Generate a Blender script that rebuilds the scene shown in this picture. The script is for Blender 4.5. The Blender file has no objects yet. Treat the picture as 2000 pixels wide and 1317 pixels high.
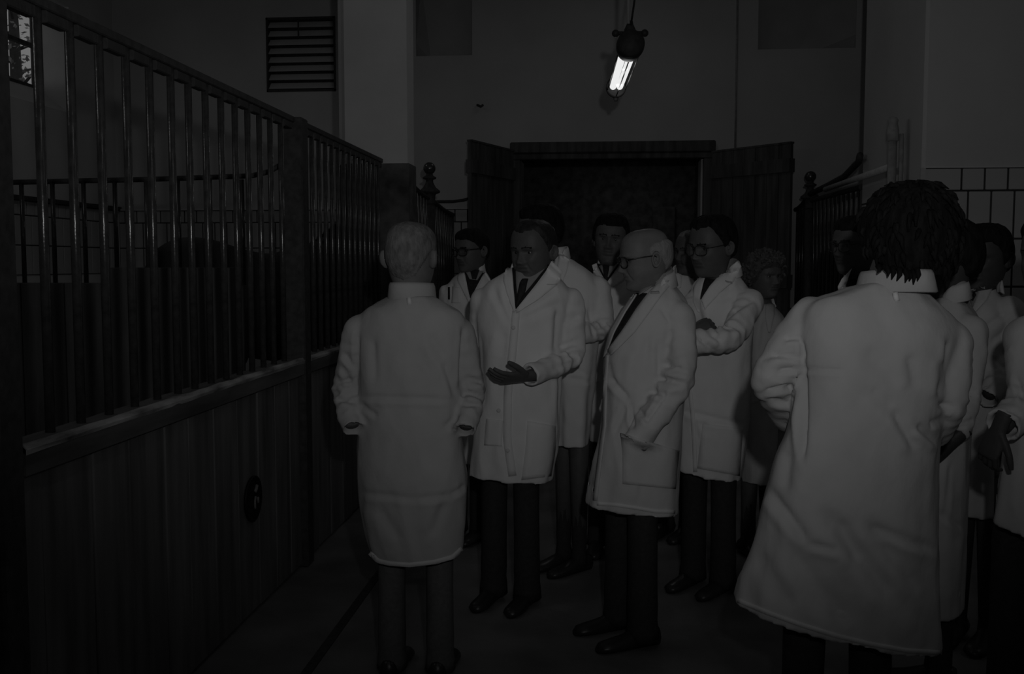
import bpy, bmesh, math, random
import numpy as np
from mathutils import Vector, Matrix, noise
from mathutils.bvhtree import BVHTree

random.seed(7)
C = bpy.context.scene.collection
SC = bpy.context.scene
PI = math.pi

# ------------------------------------------------------------------ camera, world, light, exposure
F_PX = 1944.0
PITCH = math.atan(142.5 / 1944.0)
YAW = math.asin(180.0 / 1957.5)
CAM = Vector((0, 0, 1.6))
cam_d = bpy.data.cameras.new('camera')
cam_d.lens = 36.0 * F_PX / 2000.0
cam_d.sensor_width = 36.0
cam_d.clip_start = 0.05
cam = bpy.data.objects.new('camera', cam_d)
C.objects.link(cam)
cam.location = CAM
cam.rotation_euler = (PI / 2 - PITCH, 0, YAW)
SC.camera = cam
R3 = cam.rotation_euler.to_matrix()
CR, CU, CD = R3.col[0].copy(), R3.col[1].copy(), -R3.col[2]

SC.view_settings.view_transform = 'Standard'
SC.view_settings.look = 'None'
SC.view_settings.exposure = 0.0
SC.view_settings.gamma = 1.0
SC.view_settings.use_curve_mapping = False

W = bpy.data.worlds.new('world')
SC.world = W
W.use_nodes = True
W.node_tree.nodes['Background'].inputs[0].default_value = (1, 1, 1, 1)
W.node_tree.nodes['Background'].inputs[1].default_value = 0.175      # overcast sky outside


def lamp(name, kind, loc, energy, target=None, **kw):
    d = bpy.data.lights.new(name, kind)
    d.energy = energy
    for k, v in kw.items():
        setattr(d, k, v)
    o = bpy.data.objects.new(name, d)
    C.objects.link(o)
    o.location = loc
    if target is not None:
        o.rotation_euler = (Vector(target) - Vector(loc)).to_track_quat('-Z', 'Y').to_euler()
    return o


def P(px, py, Y):
    """world point on the ray of a photo pixel, at distance Y down the aisle"""
    r = CR * (px - 1000.0) + CU * (658.5 - py) + CD * F_PX
    return CAM + r * (Y / r.y)


# the photographer's flash gun, held up and to the right of the lens, aimed slightly high
lamp('flash_gun', 'SPOT', CAM + CR * 0.14 + Vector((0, 0, 0.27)), 72.0, target=P(1110, -90, 6.0),
     spot_size=math.radians(94), spot_blend=1.0, shadow_soft_size=0.03)
# unseen area lights added as ambient fill over aisle, stalls and room beyond
for (lx, ly, lz, le) in ((0.2, 1.6, 4.3, 1.2), (0.2, -2.0, 4.3, 1.5), (0.2, 9.6, 4.75, 1.0), (-3.7, 2.5, 4.6, 2.6), (-3.7, 8.3, 4.6, 2.2), (3.8, 3.0, 4.6, 1.8), (0.3, 14.3, 3.3, 1.5)):
    lamp('fill_light', 'AREA', (lx, ly, lz), le, target=(lx, ly, 0), shape='RECTANGLE', size=0.16, size_y=1.25)

# ------------------------------------------------------------------ materials
MATS = {}


def mat(name, v, rough=0.9, metal=0.0, spec=0.3, noise_scale=None, noise_amt=0.15, bump=0.0, bump_scale=60.0,
        stretch=(1, 1, 1), sheen=0.0):
    m = bpy.data.materials.new(name)
    m.use_nodes = True
    nt = m.node_tree
    b = nt.nodes['Principled BSDF']
    b.inputs['Base Color'].default_value = (v, v, v, 1)
    b.inputs['Roughness'].default_value = rough
    b.inputs['Metallic'].default_value = metal
    b.inputs['Specular IOR Level'].default_value = spec
    if sheen:
        b.inputs['Sheen Weight'].default_value = sheen
    tc = nt.nodes.new('ShaderNodeTexCoord')
    mp = nt.nodes.new('ShaderNodeMapping')
    mp.inputs['Scale'].default_value = stretch
    nt.links.new(tc.outputs['Object'], mp.inputs['Vector'])
    if noise_scale:
        n = nt.nodes.new('ShaderNodeTexNoise')
        n.inputs['Scale'].default_value = noise_scale
        n.inputs['Detail'].default_value = 6
        r = nt.nodes.new('ShaderNodeValToRGB')
        lo, hi = v * (1 - noise_amt), v * (1 + noise_amt)
        r.color_ramp.elements[0].position = 0.3
        r.color_ramp.elements[1].position = 0.7
        r.color_ramp.elements[0].color = (lo, lo, lo, 1)
        r.color_ramp.elements[1].color = (hi, hi, hi, 1)
        nt.links.new(mp.outputs[0], n.inputs['Vector'])
        nt.links.new(n.outputs['Fac'], r.inputs[0])
        nt.links.new(r.outputs[0], b.inputs['Base Color'])
    if bump:
        n2 = nt.nodes.new('ShaderNodeTexNoise')
        n2.inputs['Scale'].default_value = bump_scale
        n2.inputs['Detail'].default_value = 4
        bp = nt.nodes.new('ShaderNodeBump')
        bp.inputs['Strength'].default_value = bump
        bp.inputs['Distance'].default_value = 0.01
        nt.links.new(mp.outputs[0], n2.inputs['Vector'])
        nt.links.new(n2.outputs['Fac'], bp.inputs['Height'])
        nt.links.new(bp.outputs[0], b.inputs['Normal'])
    MATS[name] = m
    return m


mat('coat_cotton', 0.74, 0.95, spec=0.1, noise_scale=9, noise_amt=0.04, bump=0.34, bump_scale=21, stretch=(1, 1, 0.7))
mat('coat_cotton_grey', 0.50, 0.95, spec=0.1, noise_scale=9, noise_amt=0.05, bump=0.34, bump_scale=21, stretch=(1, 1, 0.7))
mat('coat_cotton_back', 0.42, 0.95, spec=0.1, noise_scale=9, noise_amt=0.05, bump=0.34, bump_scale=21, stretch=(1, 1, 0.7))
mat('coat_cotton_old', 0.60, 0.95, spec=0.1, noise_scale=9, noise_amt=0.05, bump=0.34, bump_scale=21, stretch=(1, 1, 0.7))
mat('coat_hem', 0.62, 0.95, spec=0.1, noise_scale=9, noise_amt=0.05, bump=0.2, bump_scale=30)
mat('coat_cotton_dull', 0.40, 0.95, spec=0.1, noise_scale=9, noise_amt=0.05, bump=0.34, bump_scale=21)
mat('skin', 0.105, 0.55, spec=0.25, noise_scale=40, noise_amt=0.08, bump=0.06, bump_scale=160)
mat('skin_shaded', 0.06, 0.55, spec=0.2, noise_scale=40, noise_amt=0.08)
mat('skin_old', 0.17, 0.55, spec=0.25, noise_scale=30, noise_amt=0.1, bump=0.08, bump_scale=120)
mat('lip', 0.088, 0.5, spec=0.3)
mat('eye', 0.14, 0.3, spec=0.5)
mat('iris', 0.02, 0.2, spec=0.5)
mat('hair_dark', 0.013, 0.8, spec=0.1, noise_scale=60, noise_amt=0.5, bump=0.5, bump_scale=90, stretch=(1, 1, 0.25))
mat('hair_brown', 0.026, 0.6, spec=0.25, noise_scale=60, noise_amt=0.4, bump=0.5, bump_scale=90, stretch=(1, 1, 0.25))
mat('hair_grey', 0.17, 0.8, spec=0.15, noise_scale=60, noise_amt=0.35, bump=0.4, bump_scale=140, stretch=(1, 1, 0.4))
mat('hair_white', 0.25, 0.8, spec=0.15, noise_scale=60, noise_amt=0.2, bump=0.4, bump_scale=120, stretch=(1, 1, 0.3))
mat('hair_curly', 0.085, 0.8, spec=0.2, noise_scale=50, noise_amt=0.4, bump=0.4, bump_scale=90)
mat('shirt', 0.30, 0.9, spec=0.1, bump=0.05)
mat('tie', 0.025, 0.7, spec=0.2, noise_scale=80, noise_amt=0.3)
mat('suit', 0.025, 0.9, spec=0.15, noise_scale=90, noise_amt=0.3)
mat('trouser_grey', 0.13, 0.95, spec=0.1, noise_scale=60, noise_amt=0.12, bump=0.1, bump_scale=40)
mat('trouser_dark', 0.045, 0.95, spec=0.1, noise_scale=60, noise_amt=0.15)
mat('shoe_leather', 0.03, 0.35, spec=0.4)
mat('button', 0.55, 0.5)
mat('spectacle_frame', 0.012, 0.35, spec=0.5)
mat('plaster', 0.54, 0.95, spec=0.1, noise_scale=1.6, noise_amt=0.06, bump=0.06, bump_scale=30)
mat('plaster_side', 0.60, 0.95, spec=0.1, noise_scale=1.6, noise_amt=0.08, bump=0.06, bump_scale=30)
mat('plaster_pillar', 0.62, 0.95, spec=0.1, noise_scale=2.5, noise_amt=0.07, bump=0.08, bump_scale=30)
mat('niche_board', 0.40, 0.95, spec=0.1, noise_scale=3, noise_amt=0.08)
mat('tile_glaze', 0.48, 0.45, spec=0.25, noise_scale=3, noise_amt=0.06)
mat('tile_glaze_dull', 0.45, 0.45, spec=0.25, noise_scale=3, noise_amt=0.08)
mat('grout', 0.06, 0.95, spec=0.1)
mat('dark_wood', 0.10, 0.75, spec=0.15, noise_scale=14, noise_amt=0.4, bump=0.3, bump_scale=20, stretch=(1, 1, 0.12))
mat('panel_wood', 0.145, 0.75, spec=0.15, noise_scale=14, noise_amt=0.35, bump=0.3, bump_scale=20, stretch=(1, 1, 0.1))
mat('ledge_wood', 0.11, 0.8, spec=0.1, noise_scale=14, noise_amt=0.4, bump=0.3, bump_scale=20, stretch=(1, 0.1, 1))
mat('worn_wood', 0.30, 0.8, spec=0.15, noise_scale=22, noise_amt=0.8, bump=0.4, bump_scale=30, stretch=(1, 0.2, 1))
mat('iron', 0.05, 0.25, metal=0.0, spec=0.85, noise_scale=40, noise_amt=0.3, bump=0.12, bump_scale=50)
mat('iron_dull', 0.055, 0.6, spec=0.25, noise_scale=30, noise_amt=0.3, bump=0.2, bump_scale=40)
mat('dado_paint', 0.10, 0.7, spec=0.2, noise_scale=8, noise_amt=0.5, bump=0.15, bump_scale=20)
mat('floor_concrete', 0.17, 0.85, spec=0.15, noise_scale=3, noise_amt=0.25, bump=0.2, bump_scale=25)
mat('pipe_paint', 0.50, 0.6, spec=0.3, noise_scale=20, noise_amt=0.15)
mat('pipe_grey', 0.32, 0.6, spec=0.3, noise_scale=20, noise_amt=0.2)
mat('lamp_body', 0.035, 0.6, spec=0.3, noise_scale=30, noise_amt=0.3)
mat('steel_rod', 0.35, 0.5, spec=0.4)
mat('cable', 0.02, 0.7)
mat('horse_coat', 0.035, 0.75, spec=0.2, noise_scale=5, noise_amt=0.3)
mat('horse_hair', 0.010, 0.9, spec=0.1)
mat('bark', 0.06, 0.95, spec=0.1, noise_scale=12, noise_amt=0.3, bump=0.3)
mat('leaf', 0.28, 0.8, spec=0.1, noise_scale=3, noise_amt=0.5)
mat('ground', 0.25, 0.95, spec=0.1, noise_scale=2, noise_amt=0.2)
mat('sign_enamel', 0.008, 0.5, spec=0.2)
mat('sign_paint', 0.16, 0.6)


def glass_mat():
    m = bpy.data.materials.new('window_glass')
    m.use_nodes = True
    nt = m.node_tree
    nt.nodes.clear()
    o = nt.nodes.new('ShaderNodeOutputMaterial')
    mx = nt.nodes.new('ShaderNodeMixShader')
    t = nt.nodes.new('ShaderNodeBsdfTransparent')
    t.inputs[0].default_value = (0.93, 0.93, 0.93, 1)
    g = nt.nodes.new('ShaderNodeBsdfGlossy')
    g.inputs['Roughness'].default_value = 0.05
    mx.inputs[0].default_value = 0.05
    nt.links.new(t.outputs[0], mx.inputs[1])
    nt.links.new(g.outputs[0], mx.inputs[2])
    nt.links.new(mx.outputs[0], o.inputs[0])
    MATS['window_glass'] = m
    m2 = m.copy()
    m2.name = 'lamp_glass'
    MATS['lamp_glass'] = m2
    m3 = m.copy()
    m3.name = 'lens_glass'
    m3.node_tree.nodes['Mix Shader'].inputs[0].default_value = 0.07
    m3.node_tree.nodes['Transparent BSDF'].inputs[0].default_value = (0.95, 0.95, 0.95, 1)
    MATS['lens_glass'] = m3


glass_mat()


def emit(name, s):
    m = bpy.data.materials.new(name)
    m.use_nodes = True
    nt = m.node_tree
    nt.nodes.clear()
    o = nt.nodes.new('ShaderNodeOutputMaterial')
    e = nt.nodes.new('ShaderNodeEmission')
    e.inputs[1].default_value = s
    nt.links.new(e.outputs[0], o.inputs[0])
    MATS[name] = m


emit('tube_light', 0.95)


# ------------------------------------------------------------------ mesh helpers
class MB:
    def __init__(s):
        s.v, s.f, s.mi = [], [], []

    def add(s, verts, faces, mi=0):
        o = len(s.v)
        s.v += [tuple(p) for p in verts]
        s.f += [tuple(i + o for i in f) for f in faces]
        s.mi += [mi] * len(faces)
        return s

    def box(s, a, b, mi=0, bev=0.0):
        x0, y0, z0 = (min(a[i], b[i]) for i in range(3))
        x1, y1, z1 = (max(a[i], b[i]) for i in range(3))
        if bev <= 0:
            v = [(x0, y0, z0), (x1, y0, z0), (x1, y1, z0), (x0, y1, z0), (x0, y0, z1), (x1, y0, z1), (x1, y1, z1), (x0, y1, z1)]
            f = [(0, 3, 2, 1), (4, 5, 6, 7), (0, 1, 5, 4), (1, 2, 6, 5), (2, 3, 7, 6), (3, 0, 4, 7)]
            return s.add(v, f, mi)
        bm = bmesh.new()
        bmesh.ops.create_cube(bm, size=1.0)
        for q in bm.verts:
            q.co = Vector(((x0 + x1) / 2 + q.co.x * (x1 - x0), (y0 + y1) / 2 + q.co.y * (y1 - y0), (z0 + z1) / 2 + q.co.z * (z1 - z0)))
        bmesh.ops.bevel(bm, geom=bm.edges[:], offset=bev, segments=1, affect='EDGES')
        bm.verts.index_update()
        s.add([q.co for q in bm.verts], [[q.index for q in f.verts] for f in bm.faces], mi)
        bm.free()
        return s

    def loft(s, rings, cap0=True, cap1=True, mi=0, closed=True):
        n = len(rings[0])
        o = len(s.v)
        for r in rings:
            s.v += [tuple(p) for p in r]
        fs = []
        for i in range(len(rings) - 1):
            for j in range(n if closed else n - 1):
                k = (j + 1) % n
                fs.append((o + i * n + j, o + i * n + k, o + (i + 1) * n + k, o + (i + 1) * n + j))
        if cap0:
            fs.append(tuple(o + j for j in range(n))[::-1])
        if cap1:
            fs.append(tuple(o + (len(rings) - 1) * n + j for j in range(n)))
        s.f += fs
        s.mi += [mi] * len(fs)
        return s

    def tube(s, pts, rad, n=12, mi=0, cap=True):
        pts = [Vector(p) for p in pts]
        if not hasattr(rad, '__len__'):
            rad = [rad] * len(pts)
        rings = []
        u = None
        for i, p in enumerate(pts):
            t = (pts[min(i + 1, len(pts) - 1)] - pts[max(i - 1, 0)]).normalized()
            if u is None:
                u = t.cross(Vector((0, 0, 1)))
                if u.length < 1e-3:
                    u = t.cross(Vector((0, 1, 0)))
            u = (u - t * u.dot(t)).normalized()
            w = t.cross(u)
            rings.append([p + (u * math.cos(2 * PI * k / n) + w * math.sin(2 * PI * k / n)) * rad[i] for k in range(n)])
        return s.loft(rings, cap, cap, mi)

    def lathe(s, prof, c, n=24, mi=0, axis=Vector((0, 0, 1))):
        axis = Vector(axis).normalized()
        u = axis.orthogonal().normalized()
        w = axis.cross(u)
        c = Vector(c)
        rings = [[c + axis * h + (u * math.cos(2 * PI * k / n) + w * math.sin(2 * PI * k / n)) * max(r, 1e-4) for k in range(n)] for r, h in prof]
        return s.loft(rings, True, True, mi)

    def sphere(s, c, r, nu=16, nv=10, mi=0, sc=(1, 1, 1)):
        c = Vector(c)
        rings = []
        for i in range(nv + 1):
            a = -PI / 2 + PI * i / nv
            rr = max(math.cos(a), 1e-3)
            rings.append([c + Vector((math.cos(2 * PI * k / nu) * rr * r * sc[0], math.sin(2 * PI * k / nu) * rr * r * sc[1], math.sin(a) * r * sc[2])) for k in range(nu)])
        return s.loft(rings, True, True, mi)

    def mesh(s, name):
        me = bpy.data.meshes.new(name)
        me.from_pydata([tuple(v) for v in s.v], [], s.f)
        return me

    def build(s, name, mats, parent=None, smooth=False, origin=None):
        me = s.mesh(name)
        if not isinstance(mats, (list, tuple)):
            mats = [mats]
        for m in mats:
            me.materials.append(MATS[m])
        me.polygons.foreach_set('material_index', s.mi)
        if smooth:
            me.polygons.foreach_set('use_smooth', [True] * len(me.polygons))
        o = bpy.data.objects.new(name, me)
        C.objects.link(o)
        if parent is not None:
            o.parent = parent
            base = world_loc(parent)
            me.transform(Matrix.Translation(-base))
        elif origin is not None:
            me.transform(Matrix.Translation(-Vector(origin)))
            o.location = origin
        fix_normals(me)
        return o


def fix_normals(me):
    bm = bmesh.new()
    bm.from_mesh(me)
    bmesh.ops.recalc_face_normals(bm, faces=bm.faces)
    bm.to_mesh(me)
    bm.free()


def world_loc(o):
    p = Vector(o.location)
    while o.parent is not None:
        o = o.parent
        p += Vector(o.location)
    return p


def tag(o, label=None, cat=None, group=None, kind=None):
    if label:
        o['label'] = label
    if cat:
        o['category'] = cat
    if group:
        o['group'] = group
    if kind:
        o['kind'] = kind
    return o


def empty(name, loc, label=None, cat=None, group=None, kind=None):
    o = bpy.data.objects.new(name, None)
    o.empty_display_size = 0.1
    C.objects.link(o)
    o.location = loc
    return tag(o, label, cat, group, kind)


def inst(src_mesh, name, parent, loc):
    o = bpy.data.objects.new(name, src_mesh)
    C.objects.link(o)
    o.parent = parent
    o.location = Vector(loc) - world_loc(parent)
    return o


# ------------------------------------------------------------------ the room
XL, XR, YB, YF, ZC = -5.8, 5.5, 11.5, -4.0, 5.0
XS = -1.6          # line of the left stall fronts
XP = 2.10          # right pier side


def grid_wall(mb, xs, zs, hole, y0, y1, ax='x'):
    for i in range(len(xs) - 1):
        for k in range(len(zs) - 1):
            cx, cz = (xs[i] + xs[i + 1]) / 2, (zs[k] + zs[k + 1]) / 2
            if hole(cx, cz):
                continue
            if ax == 'x':
                mb.box((xs[i], y0, zs[k]), (xs[i + 1], y1, zs[k + 1]))
            else:
                mb.box((y0, xs[i], zs[k]), (y1, xs[i + 1], zs[k + 1]))


fl = MB().box((XL, YF, -0.2), (5.5, YB, 0)).build('floor', 'floor_concrete')
tag(fl, 'dark bare concrete aisle floor', kind='structure')
MB().box((-1.17, 2.0, 0), (-1.13, 11.3, 0.006)).build('gutter_strip', 'iron_dull', fl)
ce = MB().box((XL - 0.5, YF - 0.3, ZC), (XR + 0.3, YB + 0.5, ZC + 0.2)).build('ceiling', 'plaster_side')
tag(ce, kind='structure')

# back wall with a doorway and two splayed niches high up
NL = (-2.17, -1.52, 3.985, 4.86)
NR = (1.689, 2.75, 3.92, 4.86)
DX0, DX1, DZ = -0.99, 1.13, 2.84
VX0, VX1, VZ0, VZ1 = -3.935, -3.115, 3.605, 4.455
b = MB()


def hole(x, z):
    if DX0 < x < DX1 and z < DZ:
        return True
    for n in (NL, NR):
        if n[0] < x < n[1] and n[2] < z < n[3]:
            return True
    return VX0 < x < VX1 and VZ0 < z < VZ1


xs = sorted({XL - 0.5, VX0, VX1, NL[0], NL[1], DX0, DX1, NR[0], NR[1], XR + 0.3})
zs = sorted({0, DZ, NL[2], NL[3], VZ0, VZ1, ZC})
grid_wall(b, xs, zs, hole, YB, YB + 0.45)
wb = b.build('wall_back', 'plaster')
tag(wb, kind='structure')
nb = MB()
nb.box((NL[0], YB + 0.2, NL[2]), (NL[1], YB + 0.3, NL[3]))
nb.add([(NL[0], YB + 0.02, 4.13), (NL[0], YB + 0.2, NL[2]), (NL[0] + 0.14, YB + 0.2, NL[2]), (NL[0], YB + 0.02, 4.86), (NL[0], YB + 0.2, 4.86), (NL[0] + 0.03, YB + 0.2, 4.86)],
       [(0, 2, 1), (3, 4, 5), (0, 3, 5, 2), (0, 1, 4, 3), (1, 2, 5, 4)])
nb.build('niche_lining', 'niche_board', wb)
nb = MB()
nb.box((NR[0], YB + 0.2, NR[2]), (NR[1], YB + 0.3, NR[3]))
nb.add([(NR[1], YB + 0.02, 4.13), (NR[1], YB + 0.2, NR[2]), (NR[0] + 0.46, YB + 0.2, NR[2]), (NR[1], YB + 0.02, 4.86), (NR[1], YB + 0.2, 4.86), (NR[0] + 0.84, YB + 0.2, 4.86)],
       [(0, 1, 2), (3, 5, 4), (0, 2, 5, 3), (0, 3, 4, 1), (1, 4, 5, 2)])
nb.build('niche_lining', 'niche_board', wb)
# thin conduit down the back wall and a small hook
MB().tube([(1.456, YB - 0.012, 5.0), (1.456, YB - 0.012, 2.86)], 0.011, 8).build('conduit', 'pipe_grey', wb, True)
hk = MB().tube([(-1.46, YB, 3.42), (-1.45, YB - 0.06, 3.41), (-1.41, YB - 0.08, 3.39), (-1.39, YB - 0.06, 3.41)], 0.014, 8)
hk.build('wall_hook', 'iron_dull', wb, True)

# left wall (window hole, splayed reveal) - 0.4 thick
WY0, WY1, WZ0, WZ1 = 9.3, 10.53, 3.24, 4.38
b = MB()
grid_wall(b, [YF, WY0, WY1, YB + 0.45], [0, WZ0, WZ1, ZC], lambda y, z: WY0 < y < WY1 and WZ0 < z < WZ1, XL - 0.45, XL, 'y')
# sloping sill
b.add([(XL, WY0, WZ0 - 0.01), (XL, WY1, WZ0 - 0.01), (XL - 0.42, WY1, WZ0 - 0.01), (XL - 0.42, WY0, WZ0 - 0.01),
       (XL - 0.42, WY1, 3.535), (XL - 0.42, WY0, 3.535)], [(0, 1, 4, 5), (0, 5, 3), (1, 2, 4), (3, 5, 4, 2), (0, 3, 2, 1)])
wl = b.build('wall_left', 'plaster_side')
tag(wl, kind='structure')
b = MB()
grid_wall(b, [YF - 0.3, YB + 0.45], [0, ZC], lambda y, z: False, XR, XR + 0.3, 'y')
tag(b.build('wall_right', 'plaster_side'), kind='structure')
tag(MB().box((XL - 0.45, YF - 0.3, 0), (XR, YF, ZC)).build('wall_front', 'plaster_side'), kind='structure')

# window_1
w1 = empty('window_1', (XL - 0.4, WY0, 3.535), kind='structure')
w1['label'] = 'small window with foliage outside, high in the left wall'
fr = MB()
xw = XL - 0.40
for (y0, y1, z0, z1) in ((WY0, WY1, 3.50, 3.54), (WY0, WY1, 4.355, 4.38), (WY0, WY0 + 0.05, 3.5, 4.38), (WY1 - 0.012, WY1, 3.5, 4.38), (9.90, 9.94, 3.52, 4.37)):
    fr.box((xw - 0.04, y0, z0), (xw + 0.02, y1, z1))
fr.build('window_frame', 'dark_wood', w1)
MB().box((xw - 0.035, WY0, 3.945), (xw + 0.02, WY1, 3.985)).build('glazing_bar', 'dark_wood', w1)
for (y0, y1) in ((9.35, 9.90), (9.94, 10.518)):
    for (z0, z1) in ((3.54, 3.945), (3.985, 4.355)):
        MB().box((xw - 0.012, y0, z0), (xw - 0.008, y1, z1)).build('pane', 'window_glass', w1)

# louvred vent in the back wall
lv = empty('louver_vent', ((VX0 + VX1) / 2, YB, VZ0), 'slatted louver vent high on the wall behind the left stalls', 'vent')
f = MB()
for a, c in (((VX0, VZ0), (VX1, VZ0 + 0.025)), ((VX0, VZ1 - 0.025), (VX1, VZ1)), ((VX0, VZ0), (VX0 + 0.02, VZ1)), ((VX1 - 0.02, VZ0), (VX1, VZ1))):
    f.box((a[0], YB - 0.015, a[1]), (c[0], YB + 0.25, c[1]))
f.box((VX0, YB + 0.25, VZ0), (VX1, YB + 0.28, VZ1))
f.build('vent_frame', 'iron_dull', lv)
ph = (VZ1 - VZ0 - 0.05) / 8
for k in range(8):
    z = VZ0 + 0.025 + ph * k
    m = MB()
    m.loft([[(x, YB + 0.00, z + 0.012), (x, YB + 0.012, z + 0.012), (x, YB + 0.10, z + ph - 0.006), (x, YB + 0.088, z + ph - 0.006)] for x in (VX0 + 0.02, VX1 - 0.02)])
    m.build('slat', 'plaster_side', lv)
MB().box((-3.56, YB - 0.004, 4.22), (-3.545, YB + 0.01, 4.44)).build('vent_rod', 'iron_dull', lv)

# tiled dado -----------------------------------------------------------------
TW, TH, GAP = 0.1475, 0.30, 0.012
ZD = 2.235


def tile_mesh(name, sx, sy, sz, m):
    mb = MB().box((-sx / 2, -sy / 2, -sz / 2), (sx / 2, sy / 2, sz / 2), bev=0.004)
    me = mb.mesh(name)
    me.materials.append(MATS[m])
    fix_normals(me)
    return me


def tile_field(wall, axis, fixed, a0, a1, rows, m, out):
    """rows: list of (z0,z1); axis 'x' tiles face -Y at y=fixed ; 'y' tiles face +X / -X at x=fixed"""
    lo, hi = min(z for z, _ in rows), max(z for _, z in rows)
    g = MB()
    if axis == 'x':
        g.box((a0, fixed, lo), (a1, fixed - 0.004, hi))
    else:
        g.box((fixed, a0, lo), (fixed + out * 0.004, a1, hi))
    g.build('grout_bed', 'grout', wall)
    for (z0, z1) in rows:
        n = int((a1 - a0) / TW + 1e-6)
        off = 0.5 * TW if (z1 - z0) < 0.2 else 0
        if axis == 'x':
            me = tile_mesh('tile', TW - GAP, 0.012, z1 - z0 - GAP, m)
        else:
            me = tile_mesh('tile', 0.012, TW - GAP, z1 - z0 - GAP, m)
        for i in range(-1 if off else 0, n):
            c = a0 + (i + 0.5) * TW + off
            if i < 0:
                zc = (z0 + z1) / 2
                o = inst(me, 'tile', wall, (a0 + TW * 0.25, fixed - 0.008, zc) if axis == 'x' else (fixed + out * 0.008, a0 + TW * 0.25, zc))
                o.scale = (0.46, 1, 1) if axis == 'x' else (1, 0.46, 1)
                continue
            if c + TW / 2 > a1 + 0.01:
                continue
            zc = (z0 + z1) / 2
            inst(me, 'tile', wall, (c, fixed - 0.008, zc) if axis == 'x' else (fixed + out * 0.008, c, zc))


ROWS = [(2.088, ZD), (1.788, 2.088), (1.488, 1.788), (1.188, 1.488)]
tile_field(wb, 'x', YB, -5.78, -1.10, ROWS[:3], 'tile_glaze_dull', -1)
tile_field(wl, 'y', XL, 7.6, 11.48, ROWS[:3], 'tile_glaze_dull', 1)
tb = MB().box((XL + 0.0, 7.6, ZD), (XL + 0.05, YB, ZD + 0.045))
tb.build('dado_cap', 'iron_dull', wl)
MB().box((XL, YB - 0.03, ZD), (-1.1, YB, ZD + 0.02)).build('dado_cap', 'plaster_side', wb)

# right pier block with tiled front
YP0, YP1 = 6.90, 8.46
pr = MB().box((XP, YP0, 0), (XR, YP1, ZC), bev=0.02).build('wall_pier', 'plaster')
tag(pr, kind='structure')
gx0 = 2.105
g = MB().box((gx0, YP0, 0.26), (3.9, YP0 - 0.004, ZD)).build('grout_bed', 'grout', pr)
zr = [(2.085, ZD)] + [(2.085 - 0.318 * (k + 1), 2.085 - 0.318 * k) for k in range(5)]
m_half = tile_mesh('tile', TW - GAP, 0.014, 0.15 - GAP, 'tile_glaze')
m_full = tile_mesh('tile', TW - GAP, 0.014, 0.318 - GAP, 'tile_glaze')
m_wide = tile_mesh('tile', 0.246 - GAP, 0.014, 0.15 - GAP, 'tile_glaze')
inst(m_wide, 'tile', pr, (gx0 + 0.123, YP0 - 0.009, 2.16))
for i in range(9):
    inst(m_half, 'tile', pr, (gx0 + 0.246 + (i + 0.5) * TW, YP0 - 0.009, 2.16))
for (z0, z1) in zr[1:]:
    for i in range(10):
        inst(m_full, 'tile', pr, (gx0 - 0.004 + (i + 0.5) * TW, YP0 - 0.009, (z0 + z1) / 2))
MB().box((gx0 - 0.02, YP0 - 0.022, 0.26), (gx0 + 0.012, YP0, ZD)).build('corner_strip', 'tile_glaze', pr)
MB().box((gx0, YP0 - 0.014, ZD), (3.9, YP0, ZD + 0.012)).build('dado_cap', 'plaster_side', pr)
# joint line on the pier's aisle face
MB().box((XP - 0.004, YP0 + 0.03, 2.08), (XP, YP1 - 0.02, 2.092)).build('joint_line', 'grout', pr)

# left pillar with chamfered corners and dark painted base
pil = MB()
PILLAR = [(-1.861, 7.10), (-1.407, 7.10), (-1.407, 7.35), (-1.93, 7.35), (-1.93, 7.20), (-1.90, 7.17)]
pil.loft([[(x, y, z) for x, y in PILLAR] for z in (0, ZC)])
pl = pil.build('pillar', 'plaster_pillar')
tag(pl, 'pale pillar between the left stall partitions', kind='structure')
MB().loft([[(x + (0.012 if x > -1.6 else -0.012), y + (0.012 if y > 7.3 else -0.012), z) for x, y in PILLAR] for z in (0, 2.32)]).build('painted_base', 'dado_paint', pl)

# doorway: dark room beyond, frame, two leaves of boards ------------------------
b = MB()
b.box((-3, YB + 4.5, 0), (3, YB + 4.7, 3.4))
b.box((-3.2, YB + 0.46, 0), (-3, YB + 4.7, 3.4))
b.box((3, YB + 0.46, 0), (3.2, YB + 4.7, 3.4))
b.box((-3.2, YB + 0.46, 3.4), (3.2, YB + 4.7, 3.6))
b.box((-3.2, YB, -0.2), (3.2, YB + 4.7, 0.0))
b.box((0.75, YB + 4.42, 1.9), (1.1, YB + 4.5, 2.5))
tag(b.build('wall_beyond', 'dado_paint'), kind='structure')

d1 = empty('door_1', (0.09, YB, 0), kind='structure')
d1['label'] = 'dark double barn door standing open in the back wall'
f = MB()
f.box((-1.08, YB - 0.07, 2.86), (1.236, YB, 2.985), bev=0.012)
f.box((-1.05, YB - 0.045, 2.79), (1.21, YB + 0.1, 2.86), bev=0.01)
f.box((-1.05, YB - 0.04, 0), (-0.965, YB + 0.1, 2.79), bev=0.01)
f.box((1.11, YB - 0.04, 0), (1.21, YB + 0.1, 2.79), bev=0.01)
f.build('door_frame', 'dark_wood', d1)
MB().box((1.09, YB + 0.1, 0), (1.125, YB + 0.44, 2.79)).build('door_jamb', 'plaster_side', d1)
MB().box((-0.985, YB + 0.1, 0), (-0.96, YB + 0.44, 2.79)).build('door_jamb', 'dado_paint', d1)


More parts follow.
